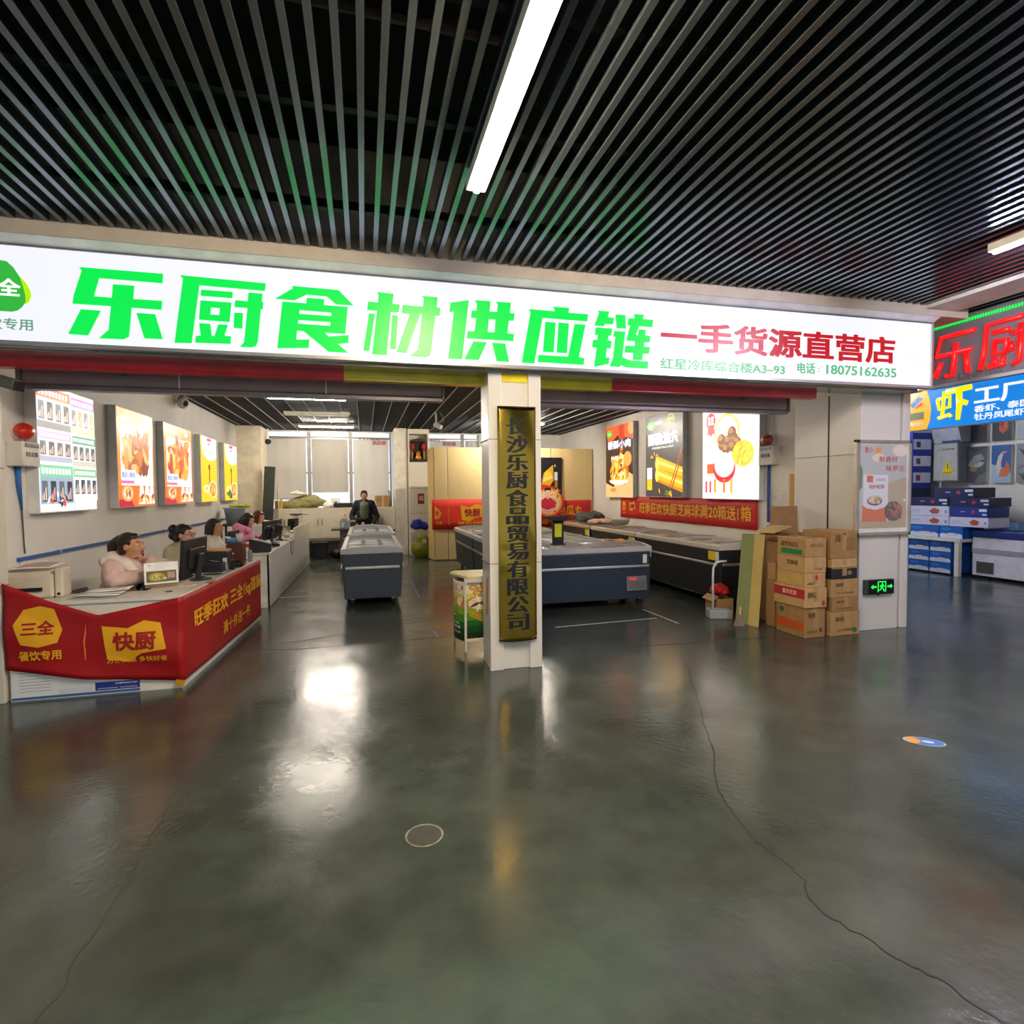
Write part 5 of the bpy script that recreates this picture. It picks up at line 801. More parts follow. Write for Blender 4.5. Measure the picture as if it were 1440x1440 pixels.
t = thing('wood_plank', 'tall yellow wooden plank leaning at the right pillar', 'plank', (5.38, 6.22, 0)); B().obox((5.42, 6.2, .9), (.03, .13, 1.8), rot(0, .03), M('#c89a4a', .6, var=.12, sc=4, stretch=(4, 4, .4))).build('board', t); B().obox((5.4, 6.3, .6), (.025, .08, 1.2), rot(0, .02), M('#a87c3c', .6)).build('batten', t)

# ---------------------------------------------------------------- plaque, exit sign, framed poster
t = thing('company_plaque', 'tall gold metal plaque with black vertical characters on the middle pillar', 'plaque', (1.31, 4.85, .26)); GD = M('#b3923a', .13, 1., var=.06, sc=3, bump=.05)
def pq(u, v, q=0):
    n = u / .176; bow = .012 * (1 - n * n) + .007 * math.sin(v * 4.3 + n * 2.6) * (1 if v > .9 else .3) + .003 * math.sin(v * 9 + n * 4) * (v > 1.1); return V((1.318 + u, 4.85 - bow - q, v + (.01 * n * n if v < .35 else 0)))
B().sheet(lambda a, c: pq(-.176 + .352 * a, .26 + 2.1 * c), 16, 60, GD, .006).build('plate', t, True)
for i, ch in enumerate('长沙乐厨食品贸易有限公司'):
    z = 2.258 - i * .1588
    for k in (-1, 0, 1): text('character', ch, (-.094 + k * .009, .094 + k * .009, z - .148, z), lambda u, v, q=0: pq(u, v, q + .002 + .0002 * k), M('#14161c', .35, var=0), t, .004, .001)
for x in (-.165, .165):
    for z in (.29, 2.33): B().cone(pq(x, z, -.016), pq(x, z, .006), .008, .008, CHROME, 10).build('fixing', t)
# join the three copies of each stroke into one character part
CH = [o for o in bpy.data.objects if o.name.split('.')[0] == 'character']
for i in range(0, len(CH), 3):
    b = B()
    for o in CH[i:i + 3]: b.add([v.co + V((0, 0, 0)) for v in o.data.vertices], [list(p.vertices) for p in o.data.polygons], M('#14161c', .35, var=0))
    for o in CH[i + 1:i + 3]: bpy.data.objects.remove(o)
    CH[i].data = b.mesh('character')
t = thing('exit_sign', 'small black exit light with green running figure and arrows on the right pillar', 'exit sign', (5.6, 5.09, .4)); B().box(5.4, 5.8, 5.06, 5.1, .41, .58, M('#4a4d4c', .4, .4)).build('case', t, bevel=.006); B().box(5.445, 5.795, 5.054, 5.061, .42, .575, M('#0c1210', .2)).build('face', t); GE = E('#22ff5a', 1.3)
f = fXZ(5.054)
for p_ in ([(5.47, .5), (5.5, .525), (5.5, .51), (5.545, .51), (5.545, .49), (5.5, .49), (5.5, .475)], [(5.775, .5), (5.745, .525), (5.745, .51), (5.7, .51), (5.7, .49), (5.745, .49), (5.745, .475)]): B().prism(p_, f, .002, GE).build('arrow', t)
b = B()
for u0, u1, v0, v1 in ((5.565, 5.575, .44, .56), (5.67, 5.68, .44, .56), (5.565, 5.68, .55, .56)): b.prism([(u0, v0), (u1, v0), (u1, v1), (u0, v1)], f, .002, GE)
b.build('door_outline', t); b = B(); b.ell((5.63, 5.053, .535), (.009, .002, .009), GE); b.prism([(5.61, .52), (5.64, .525), (5.635, .485), (5.61, .485)], f, .002, GE); b.prism([(5.625, .49), (5.635, .49), (5.655, .465), (5.66, .445), (5.648, .445), (5.64, .465)], f, .002, GE); b.prism([(5.61, .49), (5.622, .49), (5.605, .46), (5.585, .455), (5.585, .465), (5.6, .47)], f, .002, GE); b.prism([(5.61, .52), (5.59, .505), (5.594, .498), (5.615, .51)], f, .002, GE); b.prism([(5.64, .522), (5.66, .5), (5.654, .496), (5.636, .51)], f, .002, GE); b.build('running_figure', t); B().cone((5.6, 5.08, .41), (5.6, 5.08, .395), .012, .012, BLACK).build('button', t)
t = thing('framed_poster', 'glazed framed food poster on the right pillar above the exit sign', 'poster', (5.64, 5.08, 1.075)); x0, x1, z0, z1 = 5.25, 6.02, 1.08, 2.145
for a0, a1, c0, c1 in ((x0, x1, z1 - .035, z1), (x0, x1, z0, z0 + .035), (x0, x0 + .045, z0, z1), (x1 - .035, x1, z0, z1)): B().box(a0, a1, 5.055, 5.1, c0, c1, M('#c9c1b6', .3, .7)).build('frame_bar', t, bevel=.004)
B().box(x0 + .02, x1 - .02, 5.075, 5.098, z0 + .02, z1 - .02, M('#e8e6e2', .4)).build('backing', t); a = Art(fXZ(5.073), x0 + .06, z0 + .08, x1 - x0 - .11, z1 - z0 - .13, 0)
a.R(0, 1, 0, 1, '#b9bcbd'); a.P([(0, 0), (1, 0), (1, .62), (.55, .52), (.5, .3), (0, .1)], '#b7a688'); a.P([(.0, .45), (.06, .5), (.06, .7), (0, .78)], '#5a7a3a'); a.O(.85, .93, .16, .07, '#e8dcc8'); a.O(.4, .84, .15, .05, '#e6d6b8'); a.R(.32, .44, .9, .97, '#e8973a')
a.T('富小', .1, .27, .9, .97, '#b8302c', t); a.T('鲜香好', .4, .8, .79, .86, '#b0402e', t, .02); a.T('味更正', .55, .95, .68, .75, '#b0402e', t, .02)
a.R(.08, .6, .08, .64, '#dfe0ea'); a.P([(.06, .08), (.58, .08), (.58, .26), (.36, .22), (.16, .24), (.06, .28)], '#d4621c'); a.R(.15, .28, .55, .63, '#d0541c'); a.T('小酥肉', .33, .54, .56, .6, '#b89a94', t); a.T('明炉配菜', .2, .52, .47, .52, '#a8322a', t, .02); a.O(.32, .33, .16, .06, '#3c4038'); a.O(.32, .34, .14, .05, '#c8b088'); a.food(.32, .34, .1, .03, 12, ['#e0cfae', '#9a7a4a'], .03, .06)
a.O(.72, .2, .19, .12, '#5a2c1c'); a.food(.72, .2, .14, .09, 26, ['#7a3a24', '#9a5a38', '#4a2014', '#b07858'], .04, .09); a.O(.95, .33, .02, .015, '#f8f8f0'); a.done(t); B().box(x0 + .04, x1 - .03, 5.058, 5.062, z0 + .035, z1 - .035, M('#ffffff', .05, alpha=.07, var=0)).build('glass', t)
# promotional counter at the pillar
t = thing('promo_counter', 'folding promotion counter with green dumpling print beside the middle pillar', 'counter', (1.05, 5.75, 0)); WT = M('#dcdad4', .4)
B().prism([(.975, 5.52), (.86, 5.9), (.92, 6.0), (1.5, 6.0), (1.5, 5.52)], lambda u, v, q: V((u, v, .735 + q)), .025, M('#d8d49a', .35)).build('top', t, bevel=.004); B().prism([(.97, 5.52), (1.5, 5.52), (1.5, 5.545), (.97, 5.545)], lambda u, v, q: V((u, v, .7 + q)), .035, WT).build('front_rail', t)
B().box(.95, .972, 5.535, 5.558, 0, .74, WT).build('corner_post', t); B().box(1.47, 1.49, 5.535, 5.558, 0, .74, WT).build('corner_post', t); B().box(.895, .912, 5.9, 5.917, 0, .735, WT).build('rear_post', t); B().box(.96, 1.48, 5.54, 5.555, .1, .125, WT).build('lower_rail', t)
def pc1(u, v, q=0): return V((.975 + u * .5, 5.56 - q, .13 + v * .57))
def pc2(u, v, q=0): a = V((.895, 5.9, 0)); c = V((.955, 5.57, 0)); p = a + (c - a) * u; n = V((-.98, -.18, 0)); return p + n * (q + .035 * math.sin(math.pi * u)) + V((0, 0, .1 + v * .6))
for fn, W_, nm in ((pc1, .5, 'front_print'), (pc2, .34, 'side_print')):
    a = Art(fn, 0, 0, 1, 1, 0); a.w = a.h = 1; N = 14; up = lambda v: (0, 0, 0)
    B().sheet(lambda u, v: fn(u, v, -.004), 12, 2, M('#c8cc60', .4), .003).build(nm + '_panel', t, True)
    gr = [(0, '#0a2a14'), (.1, '#0c4a1e'), (.22, '#1a6a24'), (.32, '#4a9428'), (.45, '#8ab428'), (.58, '#bcc83a'), (.7, '#dcdc78'), (.8, '#efe8c4'), (.9, '#f4efe0')]
    for k, (v, c_) in enumerate(gr):
        nv = gr[k + 1][0] if k + 1 < len(gr) else 1
        for j in range(6): a.R(j / 6, (j + 1) / 6, v, nv, c_)
    if nm[0] == 'f':
        for u, v in ((.14, .9), (.36, .95), (.56, .92), (.3, .86), (.5, .84), (.22, .8), (.66, .86)): a.O(u, v, .09, .05, '#c8882a'); a.O(u, v, .06, .03, '#e8c070')
        a.O(.34, .62, .36, .14, '#d08a2a'); a.O(.34, .62, .31, .12, '#f0dfc0')
        for k in range(9): q_ = k * .7; a.O(.34 + .18 * math.cos(q_), .62 + .07 * math.sin(q_), .1, .025, ['#fff4e4', '#e8cfae', '#5a3a18'][k % 3], 12, q_)
        a.O(.34, .62, .08, .035, '#5a8a28')
        for k in range(6): a.P([(.05, .46 - k * .012), (.75 - k * .05, .3 - k * .022), (.78 - k * .05, .33 - k * .022), (.06, .47 - k * .012)], ['#d8a838', '#a87a20'][k % 2])
        a.T('三全水饺 好吃不贵', .3, .9, .03, .045, '#b8c0a8', t)
    else:
        a.O(.75, .9, .2, .06, '#d04a20'); a.O(.1, .88, .1, .08, '#c8882a'); a.O(.85, .66, .3, .1, '#d88a3a'); a.O(.85, .66, .22, .08, '#f4e4d0'); a.P([(.05, .5), (.6, .5), (.62, .6), (.2, .64), (.05, .62)], '#2a6a28'); a.T('饺子', .12, .5, .52, .58, '#f4f4e8', t); a.T('三全', .1, .6, .4, .44, '#e8f0d0', t); a.T('DUMPLING', .05, .75, .27, .31, '#f0f4e0', t); a.T('餐饮专用', .1, .8, .2, .24, '#f4f4f0', t, .03); a.T('鲜美好味道', .1, .8, .12, .15, '#d8e0d0', t)
    a.done(t, nm)

# ---------------------------------------------------------------- cardboard boxes by the right pillar
def carton(lb, x, y, z, w_, d, h, rz, m, prints=(), name='cardboard_box', grp='cardboard boxes stacked by the right pillar', flaps=0):
    """x,y = centre; front (w_) faces the hall, its left side faces the shop"""
    t = thing(name, lb, 'box', (x, y, z), rz, grp)
    if flaps:
        b = B(); e = .006
        for c, s in (((0, -d / 2, h / 2), (w_, e, h)), ((0, d / 2, h / 2), (w_, e, h)), ((-w_ / 2, 0, h / 2), (e, d, h)), ((w_ / 2, 0, h / 2), (e, d, h)), ((0, 0, e / 2), (w_, d, e))): b.obox(c, s, None, m)
        b.build('body', t)
    else:
        B().obox((0, 0, h / 2), (w_, d, h), None, m).build('body', t, bevel=.006); B().box(-.03, .03, -d / 2 - .002, d / 2 + .002, h * .3, h + .002, M('#c8aa78', .2, alpha=.6)).build('tape', t)
    fs = {'f': (lambda u, v, q=0: V((-w_ / 2 + u * w_, -d / 2 - .0015 - q, v * h))), 'l': (lambda u, v, q=0: V((-w_ / 2 - .0015 - q, d / 2 - u * d, v * h)))}
    for p in prints:
        if p[1] == 'r': B().prism([(p[2], p[4]), (p[3], p[4]), (p[3], p[5]), (p[2], p[5])], fs[p[0]], .001, M(p[6], .6, var=.1)).build('print', t)
        elif p[1] == 'o':
            B().prism([(p[2] + p[3] * math.cos(k * .5236), p[4] + p[5] * math.sin(k * .5236)) for k in range(12)], fs[p[0]], .001, M(p[6], .6)).build('print', t)
        else: text('lettering', p[1], p[2:6], lambda u, v, q=0: fs[p[0]](u, v, q + .002), M(p[6], .7, var=0), t, .015, 0)
    return t
mk = [('f', '易碎', .15, .45, .6, .8, '#6a4a2a'), ('f', '小心轻放', .2, .8, .2, .3, '#6a4a2a')]
F_ = dict(x=4.675, y=5.22, w_=.27, d=.42, rz=.02)
z = 0.
for h, m, dx, pr, lb in ((.33, KRAFT3, 0, [('l', 'r', .02, .98, .22, .52, '#c8581c'), ('l', 'o', .2, .08, .8, .1, '#2a5a4a'), ('f', '净含量', .15, .5, .66, .84, '#5a3c22'), ('f', 'o', .78, .07, .25, .08, '#5a3c22'), ('f', '冷冻食品', .1, .6, .16, .24, '#6a4a2a')], 'large kraft box with orange band at the foot of the front stack'), (.215, KRAFT2, -.02, [('l', 'r', .0, 1, .45, .92, '#b8222c'), ('l', '富农优选', .3, .75, .58, .82, '#f0d0b0'), ('f', '易碎品', .12, .5, .5, .8, '#5a3c22'), ('f', 'o', .84, .07, .22, .14, '#c82a28')], 'kraft box with red wave band, second from the floor in the front stack'), (.155, KRAFT2, 0, [('l', 'r', .05, .92, .2, .8, '#c8a45c'), ('f', 'o', .55, .07, .7, .17, '#c82a28'), ('f', '18KG', .12, .45, .2, .4, '#7a5a34')], 'shallow kraft box with small red seal in the middle of the front stack'), (.175, KRAFT2, .01, [('l', '芝麻球', .35, .75, .45, .75, '#4a3c28'), ('f', '三全', .4, .8, .2, .36, '#7a5a34')], 'kraft box with dark lettering, second from the top of the front stack'), (.2, KRAFT, .01, [('l', 'r', .15, .88, .1, .38, '#1e8048'), ('l', '香芋地瓜丸', .15, .75, .5, .78, '#6a4a28'), ('f', '速冻食品', .2, .8, .55, .75, '#8a683e')], 'kraft box with green band on top of the front stack')):
    carton(lb, F_['x'] + dx * .5, F_['y'], z, F_['w_'] + (.02 if dx < 0 else 0), F_['d'] + (.04 if dx < 0 else 0), h - .002, F_['rz'], m, pr); z += h
z = 0.; X_, Y_ = 5.065, 5.2
for h, m, dx, w_, pr, lb in ((.265, KRAFT, 0, .4, mk + [('f', 'o', .82, .08, .2, .12, '#2a7a3c')], 'kraft box with green mark at the foot of the right stack'), (.157, KRAFT3, 0, .36, mk, 'flat kraft box, second from the floor in the right stack'), (.2, KRAFT, -.01, .37, mk, 'plain kraft box in the middle of the right stack'), (.125, M('#24262c', .5), -.02, .35, [('f', 'o', .7, .09, .55, .2, '#8a7a4a'), ('f', 'r', .0, 1, .93, 1.0, '#b08a58')], 'kraft box with black band in the right stack'), (.1, KRAFT2, -.02, .34, [], 'thin kraft box above the black band in the right stack'), (.3, KRAFT3, -.03, .36, [('f', '冷冻', .15, .35, .6, .9, '#5a3c22'), ('f', 'o', .5, .06, .9, .05, '#8a3a1c'), ('f', 'r', .6, .92, .3, .75, '#8a683e')], 'tall kraft box on top of the right stack')):
    carton(lb, X_ + dx, Y_, z, w_, .4, h - .002, .03, m, pr); z += h
t = carton('open kraft box with raised flaps behind the stacks', 5.02, 5.76, 0, .57, .42, 1.06, 0, KRAFT3, flaps=1)
B().obox((.08, .225, 1.22), (.4, .012, .34), rot(0, 0, -.06), M('#94724c', .75, var=.08, sc=10)).build('flap', t); B().obox((-.2, .08, 1.12), (.3, .3, .01), rot(.1, -.25), M('#c8ac74', .7)).build('flap', t); B().obox((-.27, -.1, 1.04), (.16, .2, .01), rot(0, -.5), M('#6a3a24', .7)).build('flap', t)
carton('small kraft box lying half hidden behind the leaning board', 4.66, 5.6, .551, .12, .12, .2, .1, KRAFT, grp='loose kraft boxes behind the leaning board'); carton('kraft box under the small one behind the leaning board', 4.66, 5.6, 0, .13, .14, .548, 0, KRAFT3, grp='loose kraft boxes behind the leaning board')
t = carton('open kraft box holding a red bag beside the right freezer', 4.48, 6.42, 0, .22, .3, .2, -.1, KRAFT, flaps=1, grp='loose kraft boxes behind the leaning board'); B().obox((-.13, 0, .2), (.1, .28, .006), rot(0, -.6), KRAFT2).build('flap', t)
blob('red_bag', [('e', (4.48, 6.42, .29), (.1, .13, .06)), ('e', (4.45, 6.4, .32), (.08, .09, .05))], M('#c02222', .4), None, zmin=.232, voxel=.012, smooth=2, disp=.03, dsc=12); tag(bpy.data.objects['red_bag'], 'crumpled red plastic bag in the open kraft box', 'bag')
t = thing('leaning_board', 'tall folded card board, green and yellow, leaning by the box stacks', 'board', (4.37, 5.72, 0))
def lb_(x0, y0, x1, y1): return lambda u, v: V((x0 + (x1 - x0) * u + .24 * v, y0 + (y1 - y0) * u + .2 * v, 1.06 * v))
B().sheet(lb_(4.29, 5.83, 4.385, 5.72), 1, 1, M('#77804a', .7, var=.06), .012).build('green_leaf', t); B().sheet(lb_(4.385, 5.72, 4.41, 5.58), 1, 1, M('#cbb36c', .7, var=.06), .012).build('yellow_leaf', t)
t = thing('post_base', 'grey block with a bent white post beside the end freezer', 'post', (4.28, 6.14, 0)); B().obox((4.28, 6.14, .055), (.28, .2, .11), rot(-.35), M('#9aa0a4', .7, var=.08, bump=.2)).build('base', t, bevel=.012); B().tube([(4.22, 6.18, .1), (4.22, 6.18, .5), (4.225, 6.18, .62), (4.26, 6.18, .685), (4.33, 6.18, .7), (4.41, 6.18, .7)], .014, M('#d8d8d4', .4), 10).build('post', t, True)
t = thing('hand_broom', 'small grey brush on the floor against the leaning board', 'brush', (4.3, 5.72, 0)); B().prism([(-.06, 0), (.05, 0), (.02, .13), (-.01, .13)], lambda u, v, q: V((4.26 + u, 5.68 + q, v)), .06, M('#8a7e70', .8)).build('bristles', t); B().cone((4.265, 5.71, .13), (4.29, 5.73, .22), .01, .01, M('#c8b48a', .5)).build('handle', t)

# ---------------------------------------------------------------- neighbouring shop on the right
BLU = M('#1a5ab0', .4, var=.2, sc=4); NAV = M('#141c4a', .4, var=.12, sc=6); WBX = M('#c9c8dc', .45, var=.05)
def goods(lb, y0, y1, z0, z1, m, kind, grp, x=10.3, d=.5):
    t = thing('product_carton', lb, 'box', (x + d / 2, (y0 + y1) / 2, z0), group=grp); B().box(x, x + d, y0 + .003, y1 - .003, z0, z1 - .003, m).build('body', t, bevel=.004)
    f = fMX(x - .001); u0, w_, h = -y1, y1 - y0, z1 - z0; a = Art(f, u0, z0, w_, h, 0)
    if kind == 'ice':
        a.P([(.02, .02), (.98, .02), (.98, .3), (.85, .42), (.7, .3), (.55, .36), (.4, .26), (.2, .4), (.02, .34)], '#c4d4e8'); a.O(.55, .36, .26, .1, '#c89a8a'); a.O(.55, .36, .2, .06, '#e0d4cc'); a.O(.3, .75, .22, .14, '#2a78c8')
    elif kind == 'nav': a.R(.3, .42, .48, .56, '#b8c0d8'); a.O(.62, .5, .05, .2, '#a83a3c'); a.R(.78, .97, .55, .8, '#d0d4e0'); a.R(.86, .97, .2, .36, '#d0d4e0')
    elif kind == 'wht': a.P([(.52, .5), (.64, .82), (.78, .6), (.74, .22), (.6, .2)], '#a8503c'); a.R(.1, .3, .5, .56, '#8a88a8'); a.R(.04, .34, .3, .36, '#a8a6c0'); a.R(.9, .95, .3, .6, '#7a8ab8')
    a.done(t, 'print'); return t
for j in range(3):
    for k, (a0, a1) in enumerate(((7.86, 8.26), (8.27, 8.69))): goods('blue frozen-shrimp carton under the shelf, %s row, %s column' % (('bottom', 'middle', 'top')[j], ('outer', 'inner')[k]), a0, a1, .03 + j * .195, .22 + j * .195, BLU, 'ice', 'blue cartons under the shelf')
for k, (a0, a1) in enumerate(((7.66, 8.08), (8.09, 8.7))): goods('long blue shrimp carton on the shelf, %s half of the bottom layer' % ('outer', 'inner')[k], a0, a1, .68, .9, BLU, 'ice', 'cartons on the neighbour shop shelf')
for a0, a1, z0, z1, m, kd, lb in ((7.24, 7.9, .902, 1.075, WBX, 'wht', 'white shrimp carton with red picture at the shelf front'), (7.91, 8.7, .902, 1.075, WBX, 'wht', 'white shrimp carton at the inner end, lower of two'), (7.25, 7.9, 1.077, 1.26, M('#1a2f86', .4), 'nav', 'royal blue shrimp carton on the white one'), (7.91, 8.7, 1.077, 1.26, WBX, 'wht', 'white shrimp carton at the inner end, upper of two'), (7.22, 7.92, 1.262, 1.42, NAV, 'nav', 'navy carton on the royal blue one'), (7.93, 8.7, 1.262, 1.42, NAV, 'nav', 'navy carton at the inner end of the shelf pile'), (7.48, 8.2, 1.422, 1.6, NAV, 'nav', 'navy carton on the very top of the shelf pile')): goods(lb, a0, a1, z0, z1, m, kd, 'cartons on the neighbour shop shelf')
goods('small pale blue carton beside the white chest freezer lid', 7.12, 7.45, .855, 1.0, M('#7aa8d8', .4), 'none', 'cartons on the neighbour shop shelf', 10.82, .3)
t = thing('display_shelf', 'white shelf carrying the shrimp cartons in the neighbouring shop', 'shelf', (10.6, 8.1, 0)); B().box(10.24, 11.1, 7.66, 8.75, .62, .68, M('#d9d5ca', .4)).build('board', t, bevel=.006); B().box(10.24, 10.32, 7.68, 7.76, 0, .619, M('#d9d5ca', .4)).build('leg', t, bevel=.006); B().box(10.24, 10.32, 8.7, 8.75, 0, .619, M('#d9d5ca', .4)).build('leg', t)
t = thing('chest_freezer', 'white chest freezer with dark blue lid in the neighbouring shop', 'freezer', (10.85, 6.6, 0)); B().box(10.45, 11.2, 5.6, 7.6, .05, .72, M('#cfccd6', .4)).build('body', t, bevel=.012); B().box(10.43, 11.22, 5.58, 7.62, .72, .85, M('#152a78', .4)).build('lid', t, bevel=.02); B().box(10.438, 10.452, 5.6, 7.6, .45, .53, M('#8f959c', .4)).build('trim_band', t)
g = B().box(10.44, 10.452, 7.24, 7.52, .1, .3, M('#5a5c5a', .5)).build('grille', t); b = B()
for k in range(8): b.box(10.434, 10.44, 7.25, 7.51, .115 + k * .022, .123 + k * .022, M('#3a3c3a', .5))
b.build('louvres', g)
for y in (5.8, 7.4): B().box(10.5, 10.58, y - .04, y + .04, 0, .05, RUBBER).build('foot', t)
blob('dark_sack', [('e', (10.85, 6.68, 1.0), (.25, .3, .09)), ('e', (10.8, 6.6, 1.06), (.15, .2, .07)), ('e', (10.9, 6.35, 1.0), (.22, .25, .08))], M('#3a3c40', .8, var=.2), None, zmin=.853, voxel=.02, smooth=2, disp=.05, dsc=6); tag(bpy.data.objects['dark_sack'], 'dark crumpled sack on the white chest freezer', 'sack')
def seafood(lb, y0, y1, z0, z1, draw):
    t = thing('seafood_picture', lb, 'picture', (11.28, (y0 + y1) / 2, z0), group='seafood pictures on the neighbour shop wall'); B().box(11.24, 11.3, y0, y1, z0, z1, M('#d4d2cc', .5)).build('canvas', t, bevel=.004); a = Art(fMX(11.239), -y1, z0, y1 - y0, z1 - z0, 0); draw(a); a.done(t, 'picture_print')
def d1(a): a.R(0, 1, 0, 1, '#1c1c26'); a.P([(.4, .5), (.6, .7), (.9, .72), (.85, .55), (.6, .5)], '#a82a34'); a.food(.6, .55, .25, .08, 10, ['#c03a40', '#7a1c28'], .05, .1)
def d2(a): a.R(0, 1, 0, 1, '#161c28'); a.P([(.35, .3), (.42, .8), (.6, .95), (.8, .7), (.8, .3), (.55, .18)], '#d0502a'); a.P([(.45, .4), (.5, .75), (.58, .7), (.55, .4)], '#1e2430'); a.P([(.65, .35), (.7, .8), (.78, .6), (.76, .35)], '#e87a48')
def d3(a): a.R(0, 1, 0, 1, '#b8babc'); a.P([(.25, 1), (1, 1), (1, .3), (.5, .35), (.3, .6)], '#2c343c'); a.P([(.3, .2), (.5, .35), (.6, .15)], '#2c343c')
def d4(a): a.R(0, 1, 0, 1, '#4a4f54'); a.P([(0, .5), (.3, .75), (.7, .8), (.9, .65), (.5, .6), (.2, .4)], '#8f9290'); a.P([(.2, .45), (.6, .6), (.9, .55), (.7, .45), (.4, .42)], '#a4a6a2'); a.O(.3, .38, .2, .07, '#9a7a52'); a.P([(0, .9), (.4, .85), (.9, .95), (1, 1), (0, 1)], '#3c4046'); a.P([(.3, 0), (1, 0), (1, .3), (.6, .2)], '#6a6e70')
def d5(a): a.R(0, 1, 0, 1, '#1c5a9c'); a.P([(0, 0), (1, 0), (1, .3), (.4, .45), (0, .5)], '#a9c0d8'); a.P([(.3, .15), (.25, .45), (.35, .7), (.55, .82), (.85, .82), (.6, .74), (.5, .55), (.5, .4)], '#e2cfc4'); a.P([(.4, .16), (.8, .16), (.98, .3), (.9, .5), (.75, .58), (.7, .4), (.5, .36)], '#cf6a3a'); a.P([(.55, .78), (.85, .82), (.6, .72)], '#d8604a')
def d6(a): a.R(0, 1, 0, 1, '#8c8f90'); a.P([(.1, .9), (.4, .8), (.6, .95), (.9, .9), (1, .5), (.6, .5), (.4, .65)], '#3a3e40'); a.food(.5, .35, .35, .25, 14, ['#6a6e70', '#a8aaa8', '#4a4e50'], .08, .2)
for (y0, y1), ds in (((7.955, 8.285), (d4, d1)), ((7.545, 7.87), (d5, d2)), ((7.12, 7.46), (d6, d3))):
    pos = {7.955: 'nearest the grey electrical box', 7.545: 'in the middle column', 7.12: 'in the column cut by the photo edge'}[y0]
    seafood('%s picture in the lower row %s' % ({d4: 'grey shellfish', d5: 'peeled shrimp on blue', d6: 'black-and-white catch'}[ds[0]], pos), y0, y1, 1.68, 2.37, ds[0]); seafood('%s picture in the upper row %s' % ({d1: 'red crab on black', d2: 'orange shrimp on black', d3: 'dark fish tail'}[ds[1]], pos), y0, y1, 2.45, 3.1, ds[1])
t = thing('electrical_box', 'grey electrical cabinet with yellow warning triangle', 'cabinet', (11.15, 8.55, 1.72)); B().box(11.0, 11.298, 8.295, 8.78, 1.72, 2.46, M('#8f9698', .5)).build('housing', t, bevel=.008); B().box(10.985, 11.0, 8.305, 8.76, 1.74, 2.45, M('#b4b4ae', .5)).build('door', t, bevel=.004); f = fMX(10.984)
b = B(); b.prism([(-8.6, 1.86), (-8.37, 1.86), (-8.485, 2.15)], f, .002, M('#e8c81a', .5)); b.prism([(-8.487, 2.06), (-8.472, 2.06), (-8.48, 2.0), (-8.472, 2.0), (-8.49, 1.94), (-8.487, 1.985), (-8.495, 1.985)], lambda u, v, q: f(u, v, q + .002), .002, INK); b.build('warning_triangle', t); text('small_lettering', '有电危险', (-8.57, -8.4, 1.875, 1.905), lambda u, v, q=0: f(u, v, q + .003), INK, t, .01, 0); text('small_lettering', '动力配电箱', (-8.6, -8.36, 2.33, 2.36), f, INK, t, .02, 0)
t = thing('wall_unit', 'slanted white wall unit with blue stripe above the electrical cabinet', 'wall unit', (11.1, 8.6, 2.47)); B().prism([(11.3, 2.47), (11.02, 2.47), (10.9, 2.8), (11.3, 2.8)], lambda u, v, q: V((u, 8.25 + q, v)), .53, M('#c4c4cc', .4)).build('body', t); B().prism([(11.015, 2.475), (11.005, 2.51), (11.0, 2.51), (11.01, 2.475)], lambda u, v, q: V((u, 8.27 + q, v)), .35, M('#3a52a0', .4)).build('stripe', t)
for i in range(4):
    z0 = 1.6 + i * .33; m = M('#1c2f90', .4); t = thing('display_carton', ('lowest', 'second', 'third', 'highest')[i] + ' blue-and-white carton of the tower beside the electrical cabinet', 'box', (10.85, 8.95, z0 - .05), group='tower of display cartons'); B().box(10.49, 10.97, 8.8, 9.2, z0, z0 + .327, m).build('body', t, bevel=.006); B().prism([(10.51, z0 + .1), (10.95, z0 + .1), (10.95, z0 + .3), (10.51, z0 + .3)], fXZ(8.799), .003, M('#c8c6d8', .5)).build('label', t); B().prism([(10.58, z0 + .14), (10.68, z0 + .14), (10.68, z0 + .25), (10.58, z0 + .25)], fXZ(8.795), .003, M(['#8a3044', '#3a5a5a', '#30405a', '#5a5a6a'][i], .5)).build('print', t)
t = thing('pallet_box', 'tall dark blue plinth carrying the tower of display cartons', 'plinth', (10.85, 8.95, 0)); B().box(10.49, 10.97, 8.8, 9.22, 0, 1.599, NAV).build('body', t); B().box(10.5, 10.96, 8.795, 8.8, .4, 1.4, M('#2a3a7a', .4)).build('panel', t)

# ---------------------------------------------------------------- on the hall floor
t = thing('floor_cover', 'round dark access cover sunk in the hall floor', 'floor cover', (.245, 2.615, 0)); B().lathe([(.088, 0), (.09, .0025), (.082, .003), (.08, .001)], (.245, 2.615, 0), M('#84846f', .7, var=.5, sc=22), 40).build('rim', t, True); B().cone((.245, 2.615, 0), (.245, 2.615, .0016), .081, .081, M('#33352f', .6, var=.25, sc=20), 40).build('plate', t)
t = thing('floor_sticker', 'oval blue and orange sticker on the hall floor at right', 'sticker', (3.417, 2.75, 0)); R_ = rot(-.62)
def ov(rx, ry, z, c, dx=0., clip=None): return [V((3.417, 2.75, z)) + R_ @ V((max(clip, dx + rx * math.cos(k * .2618)) if clip is not None else dx + rx * math.cos(k * .2618), ry * math.sin(k * .2618), 0)) for k in range(24)]
B().poly(ov(.115, .065, .0015, 0), M('#c4ccd4', .3)).build('backing', t); B().poly(ov(.105, .058, .0019, 0), M('#4a78d0', .3)).build('blue_field', t); B().poly([p + V((0, 0, 0)) for p in ov(.04, .045, .0023, 0, -.06)], M('#f0a83a', .3)).build('orange_patch', t); B().poly(ov(.035, .02, .0023, 0, .02), M('#c8dcf8', .3)).build('white_patch', t)

